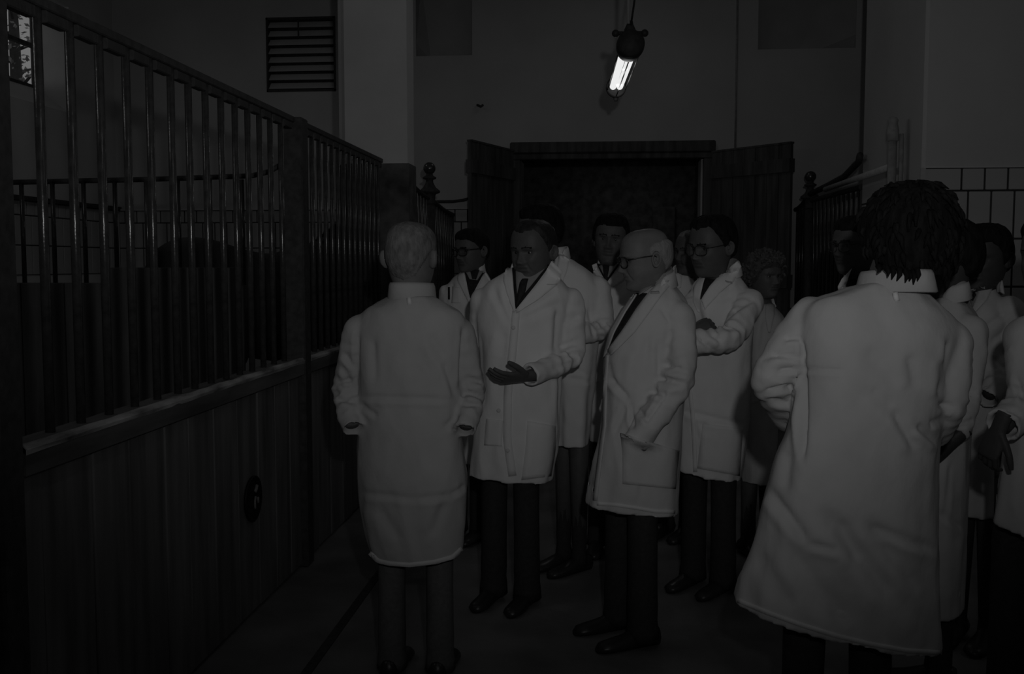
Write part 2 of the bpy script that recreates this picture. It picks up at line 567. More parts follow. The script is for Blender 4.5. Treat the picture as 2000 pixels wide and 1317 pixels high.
def leaf(hx, hy, ex, ey, ztop):
    h, e = Vector((hx, hy, 0)), Vector((ex, ey, 0))
    t = (e - h).normalized()
    L = (e - h).length
    nrm = Vector((-t.y, t.x, 0))
    lf = empty('door_leaf', h)
    lf.parent = d1
    lf.location = h - world_loc(d1)
    nb_ = 7
    bw = L / nb_
    for k in range(nb_):
        m = MB()
        a, c = h + t * (k * bw + 0.004), h + t * ((k + 1) * bw - 0.004)
        th = 0.02 + 0.004 * (k % 2)
        m.loft([[a - nrm * th, c - nrm * th, c + nrm * th, a + nrm * th],
                [q + Vector((0, 0, ztop - 0.02)) for q in (a - nrm * th, c - nrm * th, c + nrm * th, a + nrm * th)]])
        m.build('plank', 'dark_wood', lf)
    for z in (0.25, 1.35, 2.55):
        m = MB()
        q = [h - nrm * 0.045, e - nrm * 0.045, e + nrm * 0.045, h + nrm * 0.045]
        m.loft([[p + Vector((0, 0, z)) for p in q], [p + Vector((0, 0, z + 0.14)) for p in q]])
        m.build('batten', 'dark_wood', lf)
    m = MB()
    q = [h - nrm * 0.03, e - nrm * 0.03, e + nrm * 0.03, h + nrm * 0.03]
    m.loft([[p + Vector((0, 0, ztop - 0.02)) for p in q], [p + Vector((0, 0, ztop)) for p in q]])
    m.build('leaf_cap', 'dark_wood', lf)


leaf(-1.05, YB - 0.10, -1.405, 10.40, 2.895)
leaf(1.205, YB - 0.10, 1.925, 10.60, 2.86)


# ------------------------------------------------------------------ stall fronts
BAR_ME = None


def bar_mesh(h, r=0.014):
    me = MB().tube([(0, 0, 0), (0, 0, h)], r, 12).mesh('bar')
    me.materials.append(MATS['iron'])
    fix_normals(me)
    me.polygons.foreach_set('use_smooth', [len(p.vertices) == 4 for p in me.polygons])
    return me


def stall_front(name, label, x, y0, y1, ztop, zledge, bars, planks=True, side=1, rail_end=None, plank_w=None):
    """barred front along the aisle; side=+1 faces +X"""
    t = empty(name, (x, (y0 + y1) / 2, 0), label, 'partition', 'barred stall partitions')
    m = MB()
    if rail_end is None:
        m.box((x - 0.02, y0, ztop - 0.03), (x + 0.02, y1, ztop), bev=0.004)
    else:
        m.tube(rail_end, 0.024, 10)
    m.build('top_rail', 'iron_dull', t)
    zb = ztop - 0.03
    if rail_end is None:
        bs = [y0] + list(bars) + [y1]
        me = MB().box((-0.016, -0.5, -0.035), (0.016, 0.5, 0), bev=0.004).mesh('rail_spacer')
        me.materials.append(MATS['iron_dull'])
        for a, c in zip(bs[:-1], bs[1:]):
            w = c - a - 0.06
            if w > 0.03:
                o = inst(me, 'rail_spacer', t, (x, (a + c) / 2, zb))
                o.scale = (1, w, 1)
    me = bar_mesh(zb - zledge)
    for y in bars:
        o = inst(me, 'bar', t, (x, y, zledge))
        if rail_end is not None:
            pts = sorted((p[1], p[2]) for p in rail_end)
            zt = np.interp(y, [p[0] for p in pts], [p[1] for p in pts])
            o.scale = (1, 1, (zt - zledge) / (zb - zledge))
    # ledge beam with worn top
    m = MB()
    n = 26
    rings = []
    for i in range(n + 1):
        y = y0 + (y1 - y0) * i / n
        j = 0.004 * noise.noise((x, y * 9, 0))
        rings.append([(x - 0.05, y, zledge - 0.085), (x + 0.05, y, zledge - 0.085), (x + 0.052 + j, y, zledge - 0.012), (x + 0.04, y, zledge + j), (x - 0.04, y, zledge + j), (x - 0.05, y, zledge - 0.012)])
    m.loft(rings)
    m.build('ledge', 'ledge_wood', t)
    m = MB()
    rings = []
    for i in range(61):
        y = y0 + (y1 - y0) * i / 60
        j = 0.004 * noise.noise((x, y * 9, 0))
        w = 0.003 + 0.008 * max(0, noise.noise((x, y * 6, 3)) + 0.3)
        xo = x + side * 0.053
        rings.append([(xo - side * (0.012 + w), y, zledge + j - 0.012), (xo, y, zledge - 0.022 - w * 0.5), (xo + side * 0.003, y, zledge - 0.012), (xo - side * 0.010, y, zledge + j + 0.003), (xo - side * (0.014 + w), y, zledge + j + 0.002)])
    m.loft(rings)
    m.build('worn_edge', 'worn_wood', t)
    if planks:
        k, y = 0, y0
        rnd = random.Random(int(y0 * 100))
        while y < y1 - 0.02:
            w = min(plank_w[k] if plank_w and k < len(plank_w) else rnd.uniform(0.19, 0.27), y1 - y)
            dx = rnd.uniform(-0.003, 0.003)
            MB().box((x - 0.02 + dx, y + 0.003, 0.02), (x + 0.02 + dx, y + w - 0.003, zledge - 0.085), bev=0.004).build('plank', 'panel_wood', t)
            y += w
            k += 1
    return t


def stall_post(name, label, x, y, w, ztop):
    t = MB().box((x - w / 2, y - w / 2, 0), (x + w / 2, y + w / 2, ztop), bev=0.008)
    o = t.build(name, 'iron_dull', None, origin=(x, y, 0))
    return tag(o, label, 'post')


ZT, ZL = 2.352, 1.112
stall_post('stall_post', 'dark square stall post nearest the camera at the left edge', XS, 2.455, 0.11, 3.0)
stall_front('barred_partition', 'nearest barred stall front on the left, plank panel with round plate', XS, 2.52, 5.03, ZT, ZL,
            [2.731, 2.903, 3.078, 3.256, 3.429, 3.604, 3.76, 3.924, 4.088, 4.247, 4.402, 4.555, 4.705, 4.862], plank_w=[0.12, 0.285, 0.236, 0.271, 0.208, 0.25, 0.26, 0.25, 0.24, 0.22, 0.23])
stall_post('stall_post', 'dark square post dividing the two left barred stall fronts', XS, 5.09, 0.11, ZT)
stall_front('barred_partition', 'second barred stall front on the left, ending at the pale pillar', XS, 5.15, 7.08, ZT, ZL,
            [5.257 + 0.133 * k for k in range(14)])


def swoop(x, y0, z0, y1, z1, n=14, p=1.8):
    return [(x, y0 + (y1 - y0) * i / n, z0 + (z1 - z0) * (1 - (1 - i / n) ** p)) for i in range(n + 1)]


stall_front('barred_partition', 'far left stall front with drooping rail between pillar and ball-topped post', XS, 7.37, 9.0, 2.30, ZL,
            [7.55 + 0.15 * k for k in range(10)], rail_end=swoop(XS, 7.37, 2.42, 9.0, 2.20))
stall_front('barred_partition', 'farthest left stall front behind the ball-topped post near the door', XS, 9.17, 10.5, 2.2, ZL,
            [9.3 + 0.15 * k for k in range(9)], rail_end=swoop(XS, 9.17, 2.20, 10.5, 2.12))
stall_front('barred_partition', 'right-hand barred stall front running from the pier to its ball-topped post', 2.1, YP1 + 0.01, 10.43, 2.26, ZL,
            [8.57 + 0.173 * k for k in range(11)], rail_end=[(2.1, YP1 + 0.01, 2.23), (2.1, 10.43, 2.245)])
stall_front('barred_partition', 'short barred stall front on the right behind the ball-topped post', 2.1, 10.63, 11.3, 2.2, ZL,
            [10.72 + 0.15 * k for k in range(4)], rail_end=swoop(2.1, 10.63, 2.30, 11.3, 2.2))


def ball_post(x, y, zb, label, s=1.0):
    t = empty('ball_post', (x, y, 0), label, 'post', 'cast iron ball-topped posts')
    r = 0.056 * s
    MB().tube([(x, y, 0), (x, y, zb - 0.27)], 0.05 * s, 20).build('shaft', 'iron_dull', t, True)
    m = MB().lathe([(0.05, -0.33), (0.056, -0.325), (0.056, -0.31), (0.05, -0.30), (0.052, -0.25), (0.06, -0.235), (0.095, -0.222), (0.097, -0.205), (0.085, -0.195), (0.06, -0.175), (0.045, -0.15),
                    (0.034, -0.125), (0.034, -0.105), (0.06, -0.095), (0.064, -0.084), (0.05, -0.075), (0.033, -0.065), (0.03, -0.045)], (x, y, zb), 28)
    m.build('finial_base', 'iron_dull', t, True)
    MB().sphere((x, y, zb), r, 24, 16).build('ball', 'iron', t, True)
    return t


ball_post(XS, 9.1, 2.475, 'ball-topped iron post beside the pale left pillar')
ball_post(2.1, 10.53, 2.495, 'ball-topped iron post on the right beside the open door leaf', 1.0)

# black handrail rising from the right ball post to the pier, pale pipe rail below it, capped pipe post
hr = MB().tube([(2.08, 10.42, 2.31), (2.08, 9.6, 2.335), (2.08, 9.0, 2.36), (2.08, 8.5, 2.44), (2.04, 8.3, 2.47)], 0.028, 12).build('handrail', 'iron_dull', None, True, origin=(2.08, 9.5, 2.3))
tag(hr, 'black sloping rail rising from the right ball-topped post to the pier', 'rail')
rl = MB().tube([(2.02, 9.45, 2.285), (2.02, 7.30, 2.29)], 0.024, 12).build('pipe_rail', 'pipe_paint', None, True, origin=(2.02, 8.3, 2.28))
tag(rl, 'pale horizontal pipe rail running along the right pier', 'rail')
pp = empty('pipe_post', (1.99, 7.21, 0), 'upright capped pipe post in front of the right pier', 'post')
MB().tube([(1.99, 7.21, 0), (1.99, 7.21, 2.46)], 0.03, 16).build('shaft', 'pipe_grey', pp, True)
MB().lathe([(0.03, 2.45), (0.041, 2.455), (0.041, 2.53), (0.036, 2.55), (0.03, 2.575), (0.036, 2.595), (0.024, 2.615), (0.004, 2.62)], (1.99, 7.21, 0), 18).build('cap', 'pipe_grey', pp, True)
MB().tube([(2.045, 7.19, 0), (2.045, 7.19, 2.50)], 0.016, 10).build('conduit', 'pipe_grey', pp, True)

# thin pipe along the back wall left of the door
bp_ = MB().tube([(-1.97, YB - 0.2, 2.30), (-1.9, YB - 0.2, 2.31), (-1.72, YB - 0.2, 2.31), (-1.6, YB - 0.2, 2.325), (-1.5, YB - 0.2, 2.35), (-1.48, YB, 2.35)], 0.017, 10)
tag(bp_.build('wall_pipe', 'iron_dull', None, True, origin=(-1.7, YB - 0.25, 2.33)), 'thin dark pipe on the back wall left of the open door', 'pipe')

# cross partition between the first and second left stall
YD = 5.09
cp = empty('stall_divider', (-3.7, YD, 0), 'cross divider with bars and solid boards between the two left stalls', 'stall divider')
rail = [(-5.78, YD, 2.00), (-2.4, YD, 2.045), (-2.0, YD, 2.055), (-1.83, YD, 2.06), (-1.74, YD, 2.08), (-1.675, YD, 2.115)]
MB().tube(rail, 0.014, 10).build('top_rail', 'iron_dull', cp, True)
me = bar_mesh(0.55, 0.012)
for k in range(23):
    inst(me, 'bar', cp, (-3.098 - 0.173 * 15 + 0.173 * k, YD, 1.49))
for k in range(17):
    x = -5.78 + k * 0.243
    zt = 1.50 if x < -2.80 else 1.582
    if x + 0.24 < -1.66:
        MB().box((x + 0.003, YD - 0.03, 0.02), (x + 0.240, YD + 0.03, zt), bev=0.004).build('plank', 'dark_wood', cp)

# round enamel plate on the panel
dk = empty('round_plate', (XS + 0.024, 4.305, 0.543), 'small round dark plate with pale marks on the left stall panel', 'plate')
MB().lathe([(0.0, 0), (0.1, 0), (0.104, 0.004), (0.104, 0.012), (0.096, 0.014), (0.09, 0.010), (0.0, 0.010)], (XS + 0.022, 4.305, 0.543), 36, axis=(1, 0, 0)).build('disc', 'sign_enamel', dk, True)


def mark(pts, r):
    m = MB().tube([(XS + 0.034, y - 0.155, z) for y, z in pts], r, 8)
    m.build('painted_mark', 'sign_paint', dk, True)


mark([(4.468, 0.572), (4.482, 0.582), (4.492, 0.598)], 0.009)
mark([(4.475, 0.55), (4.465, 0.53), (4.465, 0.505), (4.468, 0.495)], 0.006)
mark([(4.505, 0.54), (4.508, 0.512)], 0.006)


# ------------------------------------------------------------------ pendant lamp
def pendant():
    a, e = P(1230, 92, 6.0), P(1203, 172, 7.36)
    e.z = a.z
    ax = (e - a).normalized()
    t = empty('pendant_lamp', a, 'lit tubular fluorescent pendant with wire guard hanging before the back wall', 'lamp')
    # near housing
    MB().lathe([(0.0, -0.125), (0.068, -0.12), (0.080, -0.10), (0.082, -0.05), (0.080, 0.0), (0.075, 0.06), (0.068, 0.09), (0.058, 0.10)], a, 28, axis=ax).build('housing', 'lamp_body', t, True)
    side = ax.cross(Vector((0, 0, 1))).normalized()
    up = Vector((0, 0, 1))
    c = a + up * 0.075 - ax * 0.02
    MB().tube([c - side * 0.085, c + side * 0.085], 0.012, 10).build('bracket_bar', 'lamp_body', t, True)
    for s in (-1, 1):
        MB().sphere(c + side * 0.085 * s, 0.022, 14, 10).build('bracket_knob', 'lamp_body', t, True)
    MB().lathe([(0.03, 0.0), (0.034, 0.03), (0.02, 0.06), (0.016, 0.08)], a + up * 0.07, 16).build('rod_socket', 'lamp_body', t, True)
    # glass and tubes
    L = (e - a).length
    prof = [(0.056, 0.09), (0.056, L - 0.12), (0.052, L - 0.06), (0.035, L - 0.02), (0.012, L)]
    g = MB().lathe(prof, a, 28, axis=ax)
    g.build('glass_tube', 'lamp_glass', t, True)
    for s in (-1, 1):
        MB().tube([a + ax * 0.10 + side * 0.027 * s, e - ax * 0.05 + side * 0.024 * s], 0.0235, 14).build('fluorescent_tube', 'tube_light', t, True)
    for q in (0.3, 0.75):       # the tubes' own light
        lamp('pendant_light', 'POINT', a.lerp(e, q) - up * 0.09, 0.85, shadow_soft_size=0.05)
    # guard rods
    for ang in (200, 270, 340):
        d = side * math.cos(math.radians(ang)) + up * math.sin(math.radians(ang))
        MB().tube([a + d * 0.068 + ax * 0.05, e + d * 0.068 - ax * 0.06], 0.004, 8).build('guard_rod', 'lamp_body', t, True)
    MB().lathe([(0.03, 0.035), (0.06, 0.03), (0.073, 0.0), (0.073, -0.05), (0.064, -0.055)], e, 24, axis=ax).build('end_cap', 'lamp_body', t, True)
    MB().lathe([(0.012, -0.02), (0.02, 0.0), (0.0, 0.012)], e - up * 0.075, 12).build('cap_screw', 'lamp_body', t, True)
    top = Vector((a.x - 0.01, a.y - 0.02, ZC))
    MB().tube([a + up * 0.13 + Vector((-0.01, -0.02, 0)), top], 0.010, 12).build('hanging_rod', 'steel_rod', t, True)
    MB().tube([a + up * 0.12 + Vector((0.005, -0.03, 0)), a + up * 0.30 + Vector((0.03, -0.03, 0)), a + up * 0.55 + Vector((0.09, -0.03, 0)), Vector((a.x + 0.32, a.y, ZC))], 0.006, 8).build('power_cable', 'cable', t, True)


pendant()


# ------------------------------------------------------------------ outside the window: ground and a leafy tree
tag(MB().box((-30, -6, -0.3), (XL - 0.46, 40, -0.05)).build('ground', 'ground'), kind='structure')
tr = empty('leafy_tree', (-9.3, 15.2, -0.05), 'leafy tree seen through the small window at upper left', 'tree')
MB().tube([(-9.3, 15.2, -0.05), (-9.35, 15.3, 2), (-9.2, 15.1, 4), (-9.3, 15.2, 6.5)], [0.16, 0.13, 0.1, 0.05], 12).build('trunk', 'bark', tr, True)
br = MB()
for k in range(16):
    z = 3.2 + 0.22 * k
    a = k * 2.4
    p = Vector((-9.28, 15.2, z))
    d = Vector((math.cos(a), math.sin(a), 0.45))
    br.tube([p, p + d * 0.5, p + d * 1.1 + Vector((0, 0, -0.12)), p + d * 1.6 + Vector((0, 0, -0.35))], [0.03, 0.022, 0.014, 0.006], 6)
br.build('branches', 'bark', tr, True)
lm = MB()
rr = random.Random(3)
for k in range(1500):
    c = Vector((-9.3 + rr.gauss(0, 0.85), 15.2 + rr.gauss(0, 0.95), rr.uniform(3.4, 6.6)))
    u = Vector((rr.gauss(0, 1), rr.gauss(0, 1), rr.gauss(0, 1))).normalized()
    w = u.orthogonal().normalized()
    s = rr.uniform(0.03, 0.065)
    lm.add([c - u * s, c + w * s * 0.5, c + u * s, c - w * s * 0.5], [(0, 1, 2, 3)])
lo = lm.build('leaves', 'leaf', tr)
lo['kind'] = 'stuff'


# ------------------------------------------------------------------ people
CRn, CUn, CDn, CAMn = (np.array(v) for v in (CR, CU, CD, CAM))


def project(V):
    d = V - CAMn
    z = d @ CDn
    return 1000 + F_PX * (d @ CRn) / z, 658.5 - F_PX * (d @ CUn) / z


def catmull(rows, sub):
    A = np.array(rows, float)
    n = len(A)
    out = []
    for i in range(n - 1):
        p0, p1, p2, p3 = A[max(i - 1, 0)], A[i], A[i + 1], A[min(i + 2, n - 1)]
        for k in range(sub):
            t = k / sub
            h = 0.5 * ((2 * p1) + (-p0 + p2) * t + (2 * p0 - 5 * p1 + 4 * p2 - p3) * t * t + (-p0 + 3 * p1 - 3 * p2 + p3) * t ** 3)
            lo, hi = np.minimum(p1, p2), np.maximum(p1, p2)
            out.append(np.clip(h, lo - 0.15 * (hi - lo), hi + 0.15 * (hi - lo)))
    out.append(A[-1])
    return np.array(out)


def sstep(a, b, x):
    t = np.clip((x - a) / (b - a), 0, 1)
    return t * t * (3 - 2 * t)


def torso_rings(rows, Y0, n=72, sub=6, scale=1.0, fold=None, expo=2.5, seed=0, sat=0.0):
    """rows (xl,yl,xr,yr,depth[,dY]) in photo pixels at distance Y0, hem first"""
    rows = [tuple(r) + ((0.0,) if len(r) == 5 else ()) for r in rows]
    S = catmull(rows, sub)
    rings = []
    m = len(S)
    for i, (xl, yl, xr, yr, dep, dy) in enumerate(S):
        L, R = P(xl, yl, Y0 + dy), P(xr, yr, Y0 + dy)
        c = (L + R) / 2
        a = (R - L) / 2 * scale
        vd = Vector((c.x, c.y, 0)).normalized()
        b = vd * dep * scale
        t = i / (m - 1)
        rr = []
        for j in range(n):
            th = 2 * PI * j / n
            ct, st = math.cos(th), math.sin(th)
            cx = math.copysign(abs(ct) ** (2 / expo), ct)
            sx = math.copysign(abs(st) ** (2 / expo), st)
            k = 1.0
            if fold:
                k += fold(th, t)
            rr.append(c + a * cx * k + b * sx * k)
        rings.append(rr)
    return rings, S


def make_fold(seed, amp):
    r = random.Random(seed)
    comps = [(n, r.uniform(0, 6.28), r.uniform(0.4, 1.0), r.uniform(-1.5, 1.5)) for n in (3, 5, 7, 9, 11)]

    def fold(th, t):
        e = 1.5 * amp * max(0.0, 1 - t / 0.66) ** 1.1
        if e <= 0:
            return 0.0
        return e * sum(w * math.cos(n * th + ph + tw * t * 3) for n, ph, w, tw in comps) / 2.2
    return fold


def sleeve_rings(S, E, Wp, rs, re, rw, seed, amp=0.008, n=28, m=46):
    S, E, Wp = Vector(S), Vector(E), Vector(Wp)
    l1, l2 = (E - S).length, (Wp - E).length
    te = l1 / (l1 + l2)
    pts, rad, ts = [], [], []
    for i in range(m):
        t = i / (m - 1)
        if t < te:
            p = S.lerp(E, t / te)
            r = rs + (re - rs) * (t / te) ** 0.8
        else:
            p = E.lerp(Wp, (t - te) / (1 - te))
            r = re + (rw - re) * ((t - te) / (1 - te))
        # round the elbow
        w = math.exp(-((t - te) / 0.10) ** 2)
        mid = (S.lerp(E, max(0, (te - 0.12)) / te) + E.lerp(Wp, min(1, 0.12 / (1 - te)))) / 2
        p = p.lerp(mid, 0.38 * w)
        pts.append(p)
        rad.append(r)
        ts.append(t)
    bend = ((S + Wp) / 2 - E)
    rnd = random.Random(seed)
    ph = rnd.uniform(0, 6)
    fr = rnd.uniform(15, 19)
    rings = []
    u = None
    for i, p in enumerate(pts):
        tan = (pts[min(i + 1, m - 1)] - pts[max(i - 1, 0)]).normalized()
        if u is None:
            u = tan.orthogonal().normalized()
        u = (u - tan * u.dot(tan)).normalized()
        w = tan.cross(u)
        ring = []
        for k in range(n):
            a = 2 * PI * k / n
            d = u * math.cos(a) + w * math.sin(a)
            inner = d.dot(bend.normalized()) if bend.length > 1e-4 else 0
            t = ts[i]
            env = math.exp(-((t - te) / 0.16) ** 2) + 0.45 * math.exp(-((t - te - 0.22) / 0.14) ** 2) + 0.35 * math.exp(-((t - 0.12) / 0.12) ** 2)
            s_ = math.sin(PI * t * fr * 0.55 + 0.9 * math.sin(a + ph) + ph + 1.5 * noise.noise((t * 5, seed * 1.7, math.cos(a) * 0.8)))
            wr = amp * env * (1.0 - 2.2 * abs(s_) ** 0.8) * (0.8 + 0.6 * inner)
            wr += amp * 0.7 * noise.noise((p.x * 14 + d.x * 1.5 + seed, p.y * 14 + d.y * 1.5, p.z * 9 + d.z * 1.5))
            ring.append(p + d * (rad[i] + wr))
        rings.append(ring)
    # hollow cuff
    tdir = (pts[-1] - pts[-4]).normalized()
    c = pts[-1]
    rings.append([c + (q - c) * 0.80 for q in rings[-1]])
    rings.append([c - tdir * 0.05 + (q - c) * 0.92 for q in rings[-1]])
    return rings


def remesh(mb, voxel, smooth_it=3):
    me = mb.mesh('tmp')
    fix_normals(me)
    o = bpy.data.objects.new('tmp', me)
    C.objects.link(o)
    r = o.modifiers.new('r', 'REMESH')
    r.mode = 'VOXEL'
    r.voxel_size = voxel
    s = o.modifiers.new('s', 'SMOOTH')
    s.factor = 0.5
    s.iterations = smooth_it
    dg = bpy.context.evaluated_depsgraph_get()
    out = bpy.data.meshes.new_from_object(o.evaluated_get(dg))
    bpy.data.objects.remove(o)
    bpy.data.meshes.remove(me)
    return out


def mesh_np(me):
    V = np.empty(len(me.vertices) * 3)
    me.vertices.foreach_get('co', V)
    N = np.empty(len(me.vertices) * 3)
    me.vertices.foreach_get('normal', N)
    return V.reshape(-1, 3), N.reshape(-1, 3)


def crease(me, lines, seed, nz=0.004):
    """press fold lines (pixel segments on the visible side) and cloth undulation into the coat"""
    V, N = mesh_np(me)
    px, py = project(V)
    vd = CAMn - V
    vd /= np.linalg.norm(vd, axis=1)[:, None]
    face = np.clip((N * vd).sum(1) * 2.0, 0, 1)
    D = np.zeros(len(V))
    for (x1, y1, x2, y2, w, dep) in lines:
        ax, ay = x2 - x1, y2 - y1
        L2 = ax * ax + ay * ay
        t = np.clip(((px - x1) * ax + (py - y1) * ay) / L2, 0, 1)
        dx, dy = px - (x1 + t * ax), py - (y1 + t * ay)
        side = np.sign(ax * dy - ay * dx)
        d = np.hypot(dx, dy)
        taper = np.clip(np.minimum(t, 1 - t) * 5 + 0.15, 0, 1)
        g = -np.exp(-(d / w) ** 2) + 0.55 * np.exp(-((d - 1.9 * w) / (1.2 * w)) ** 2) * (side > 0)
        D += 1.25 * dep * g * taper
    D *= face
    nn = np.empty(len(V))
    for i, p in enumerate(V):
        q = (p[0] * 9 + seed * 3.1 + p[2] * 1.2, p[1] * 9, p[2] * 2.6)
        a = 1 - abs(noise.noise(q)) * 2.2
        c = noise.noise((p[0] * 19 + seed, p[1] * 19, p[2] * 13))
        nn[i] = (a * 0.8 + c * 0.45) * nz
    V = V + N * (D + nn - nz * 0.5)[:, None]
    me.vertices.foreach_set('co', V.ravel())
    me.update()


def link_mesh(name, me, mats, parent):
    for m in mats:
        me.materials.append(MATS[m])
    me.polygons.foreach_set('use_smooth', [True] * len(me.polygons))
    o = bpy.data.objects.new(name, me)
    C.objects.link(o)
    me.transform(Matrix.Translation(-world_loc(parent)))
    o.parent = parent
    return o


class Cloth:
    """ray casts photo pixels onto a finished coat so that lapels, ties and pockets lie on it"""

    def __init__(s, me):
        V, _ = mesh_np(me)
        s.bvh = BVHTree.FromPolygons([Vector(v) for v in V], [tuple(p.vertices) for p in me.polygons])
        s.lastY = None

    def hit(s, x, y, Yd):
        d = (P(x, y, 5.0) - CAM).normalized()
        loc, nrm, _, _ = s.bvh.ray_cast(CAM, d)
        if loc is None or abs(loc.y - Yd) > 0.55:
            q = P(x, y, s.lastY or Yd)
            loc, nrm, _, dist = s.bvh.find_nearest(q)
            loc = q
            nrm = -d
        else:
            s.lastY = loc.y
        if nrm.dot(d) > 0:
            nrm = -nrm
        nrm = (nrm * 0.6 - d * 0.4).normalized()
        return loc, nrm


def poly_interp(pts, n):
    pts = [Vector(p) for p in pts]
    ls = [0]
    for a, b in zip(pts[:-1], pts[1:]):
        ls.append(ls[-1] + (b - a).length)
    out = []
    for i in range(n):
        s = ls[-1] * i / (n - 1)
        k = max(j for j in range(len(pts)) if ls[j] <= s + 1e-9)
        k = min(k, len(pts) - 2)
        out.append(pts[k].lerp(pts[k + 1], (s - ls[k]) / max(ls[k + 1] - ls[k], 1e-9)))
    return out


def patch(cloth, left, right, Yd, off, thick, mats, name, parent, nr=14, nc=5, puff=0.0):
    A, B = poly_interp(left, nr), poly_interp(right, nr)
    top, bot = [], []
    cloth.lastY = None
    for i in range(nr):
        for j in range(nc):
            q = A[i].lerp(B[i], j / (nc - 1))
            p, n = cloth.hit(q.x, q.y, Yd)
            o = off + puff * math.sin(PI * j / (nc - 1))
            top.append((p, n, o))
    # even out depth jumps
    ys = np.array([t[0].y for t in top]).reshape(nr, nc)
    med = np.median(ys)
    top = [t if abs(t[0].y - med) < 0.22 else (P(*project(np.array([t[0]]))[0:2], med) if False else t[0], t[1], t[2]) for t in top]
    T = [p + n * o for p, n, o in top]
    Bm = [p + n * (o - thick) for p, n, o in top]
    k = nr * nc
    F = []
    for i in range(nr - 1):
        for j in range(nc - 1):
            a, b, c, d = i * nc + j, i * nc + j + 1, (i + 1) * nc + j + 1, (i + 1) * nc + j
            F.append((a, b, c, d))
            F.append((d + k, c + k, b + k, a + k))
    edge = [i * nc for i in range(nr)], [i * nc + nc - 1 for i in range(nr)]
    for e in edge:
        for a, b in zip(e[:-1], e[1:]):
            F.append((a, b, b + k, a + k))
    for r in (0, nr - 1):
        for j in range(nc - 1):
            a, b = r * nc + j, r * nc + j + 1
            F.append((a, b, b + k, a + k))
    mb = MB().add(T + Bm, F)
    return mb.build(name, mats, parent, True)


def strip(cloth, pts, w, Yd, off, thick, mats, name, parent, n=20):
    """a narrow band of pixel width w along a pixel polyline"""
    q = poly_interp(pts, n)
    L, R = [], []
    for i in range(n):
        t = (q[min(i + 1, n - 1)] - q[max(i - 1, 0)]).normalized()
        nrm = Vector((-t.y, t.x))
        L.append(tuple(q[i] - nrm * w / 2))
        R.append(tuple(q[i] + nrm * w / 2))
    return patch(cloth, L, R, Yd, off, thick, mats, name, parent, nr=n, nc=3)


def collar_ring(S_row, Y0, yaw, mats, parent, h=0.042, gap=60, tilt=0.02, flare=0.018, name='collar', dr=0.003, base=-0.012, k=1.0):
    xl, yl, xr, yr, dep, dy = S_row
    L, R = P(xl, yl, Y0 + dy), P(xr, yr, Y0 + dy)
    c = (L + R) / 2
    hw = (R - L).length / 2 * k
    dep = dep * k
    ux = ((R - L) * Vector((1, 1, 0))).normalized() if False else Vector(((R - L).x, (R - L).y, 0)).normalized()
    uy = Vector((c.x, c.y, 0)).normalized()
    F = Vector((math.sin(yaw), -math.cos(yaw), 0))
    Lt = Vector((math.cos(yaw), math.sin(yaw), 0))
    prof = [(0.0, base), (-0.004, h * 0.6), (-0.002, h), (0.005, h + 0.003), (0.010, h * 0.8), (flare, base - 0.006), (flare - 0.005, base - 0.010)]
    rings = []
    n = 48
    g = math.radians(gap)
    for i in range(n + 1):
        a = g + (2 * PI - 2 * g) * i / n
        d = F * math.cos(a) + Lt * math.sin(a)
        r = 1.0 / math.sqrt((d.dot(ux) / hw) ** 2 + (d.dot(uy) / dep) ** 2) + dr
        z = c.z - tilt * math.cos(a)
        fade = min(1.0, min(i, n - i) / 5 + 0.45)
        rings.append([Vector((c.x, c.y, z)) + d * (r + q) + Vector((0, 0, zz * fade)) for q, zz in prof])
    mb = MB().loft(rings)
    return mb.build(name, mats, parent, True)


# ---- heads -----------------------------------------------------------------
RING = [  # z, half width, front, back   (head-local metres, eyes at z=0)
    (0.1115, 0.012, 0.018, -0.022), (0.108, 0.030, 0.040, -0.045), (0.100, 0.047, 0.060, -0.068), (0.088, 0.060, 0.075, -0.085), (0.072, 0.069, 0.085, -0.096),
    (0.052, 0.0745, 0.0915, -0.102), (0.032, 0.0765, 0.095, -0.1045), (0.018, 0.0770, 0.096, -0.1045), (0.004, 0.0765, 0.0925, -0.103), (-0.012, 0.0755, 0.0925, -0.100),
    (-0.028, 0.0735, 0.094, -0.095), (-0.042, 0.0715, 0.095, -0.088), (-0.056, 0.069, 0.0955, -0.080), (-0.070, 0.0655, 0.0945, -0.073), (-0.084, 0.061, 0.092, -0.067),
    (-0.098, 0.055, 0.0915, -0.063), (-0.110, 0.048, 0.090, -0.061), (-0.119, 0.042, 0.083, -0.060), (-0.125, 0.041, 0.070, -0.060), (-0.131, 0.048, 0.046, -0.061), (-0.140, 0.052, 0.036, -0.062)]


def G(u, s):
    return np.exp(-(u / s) ** 2)


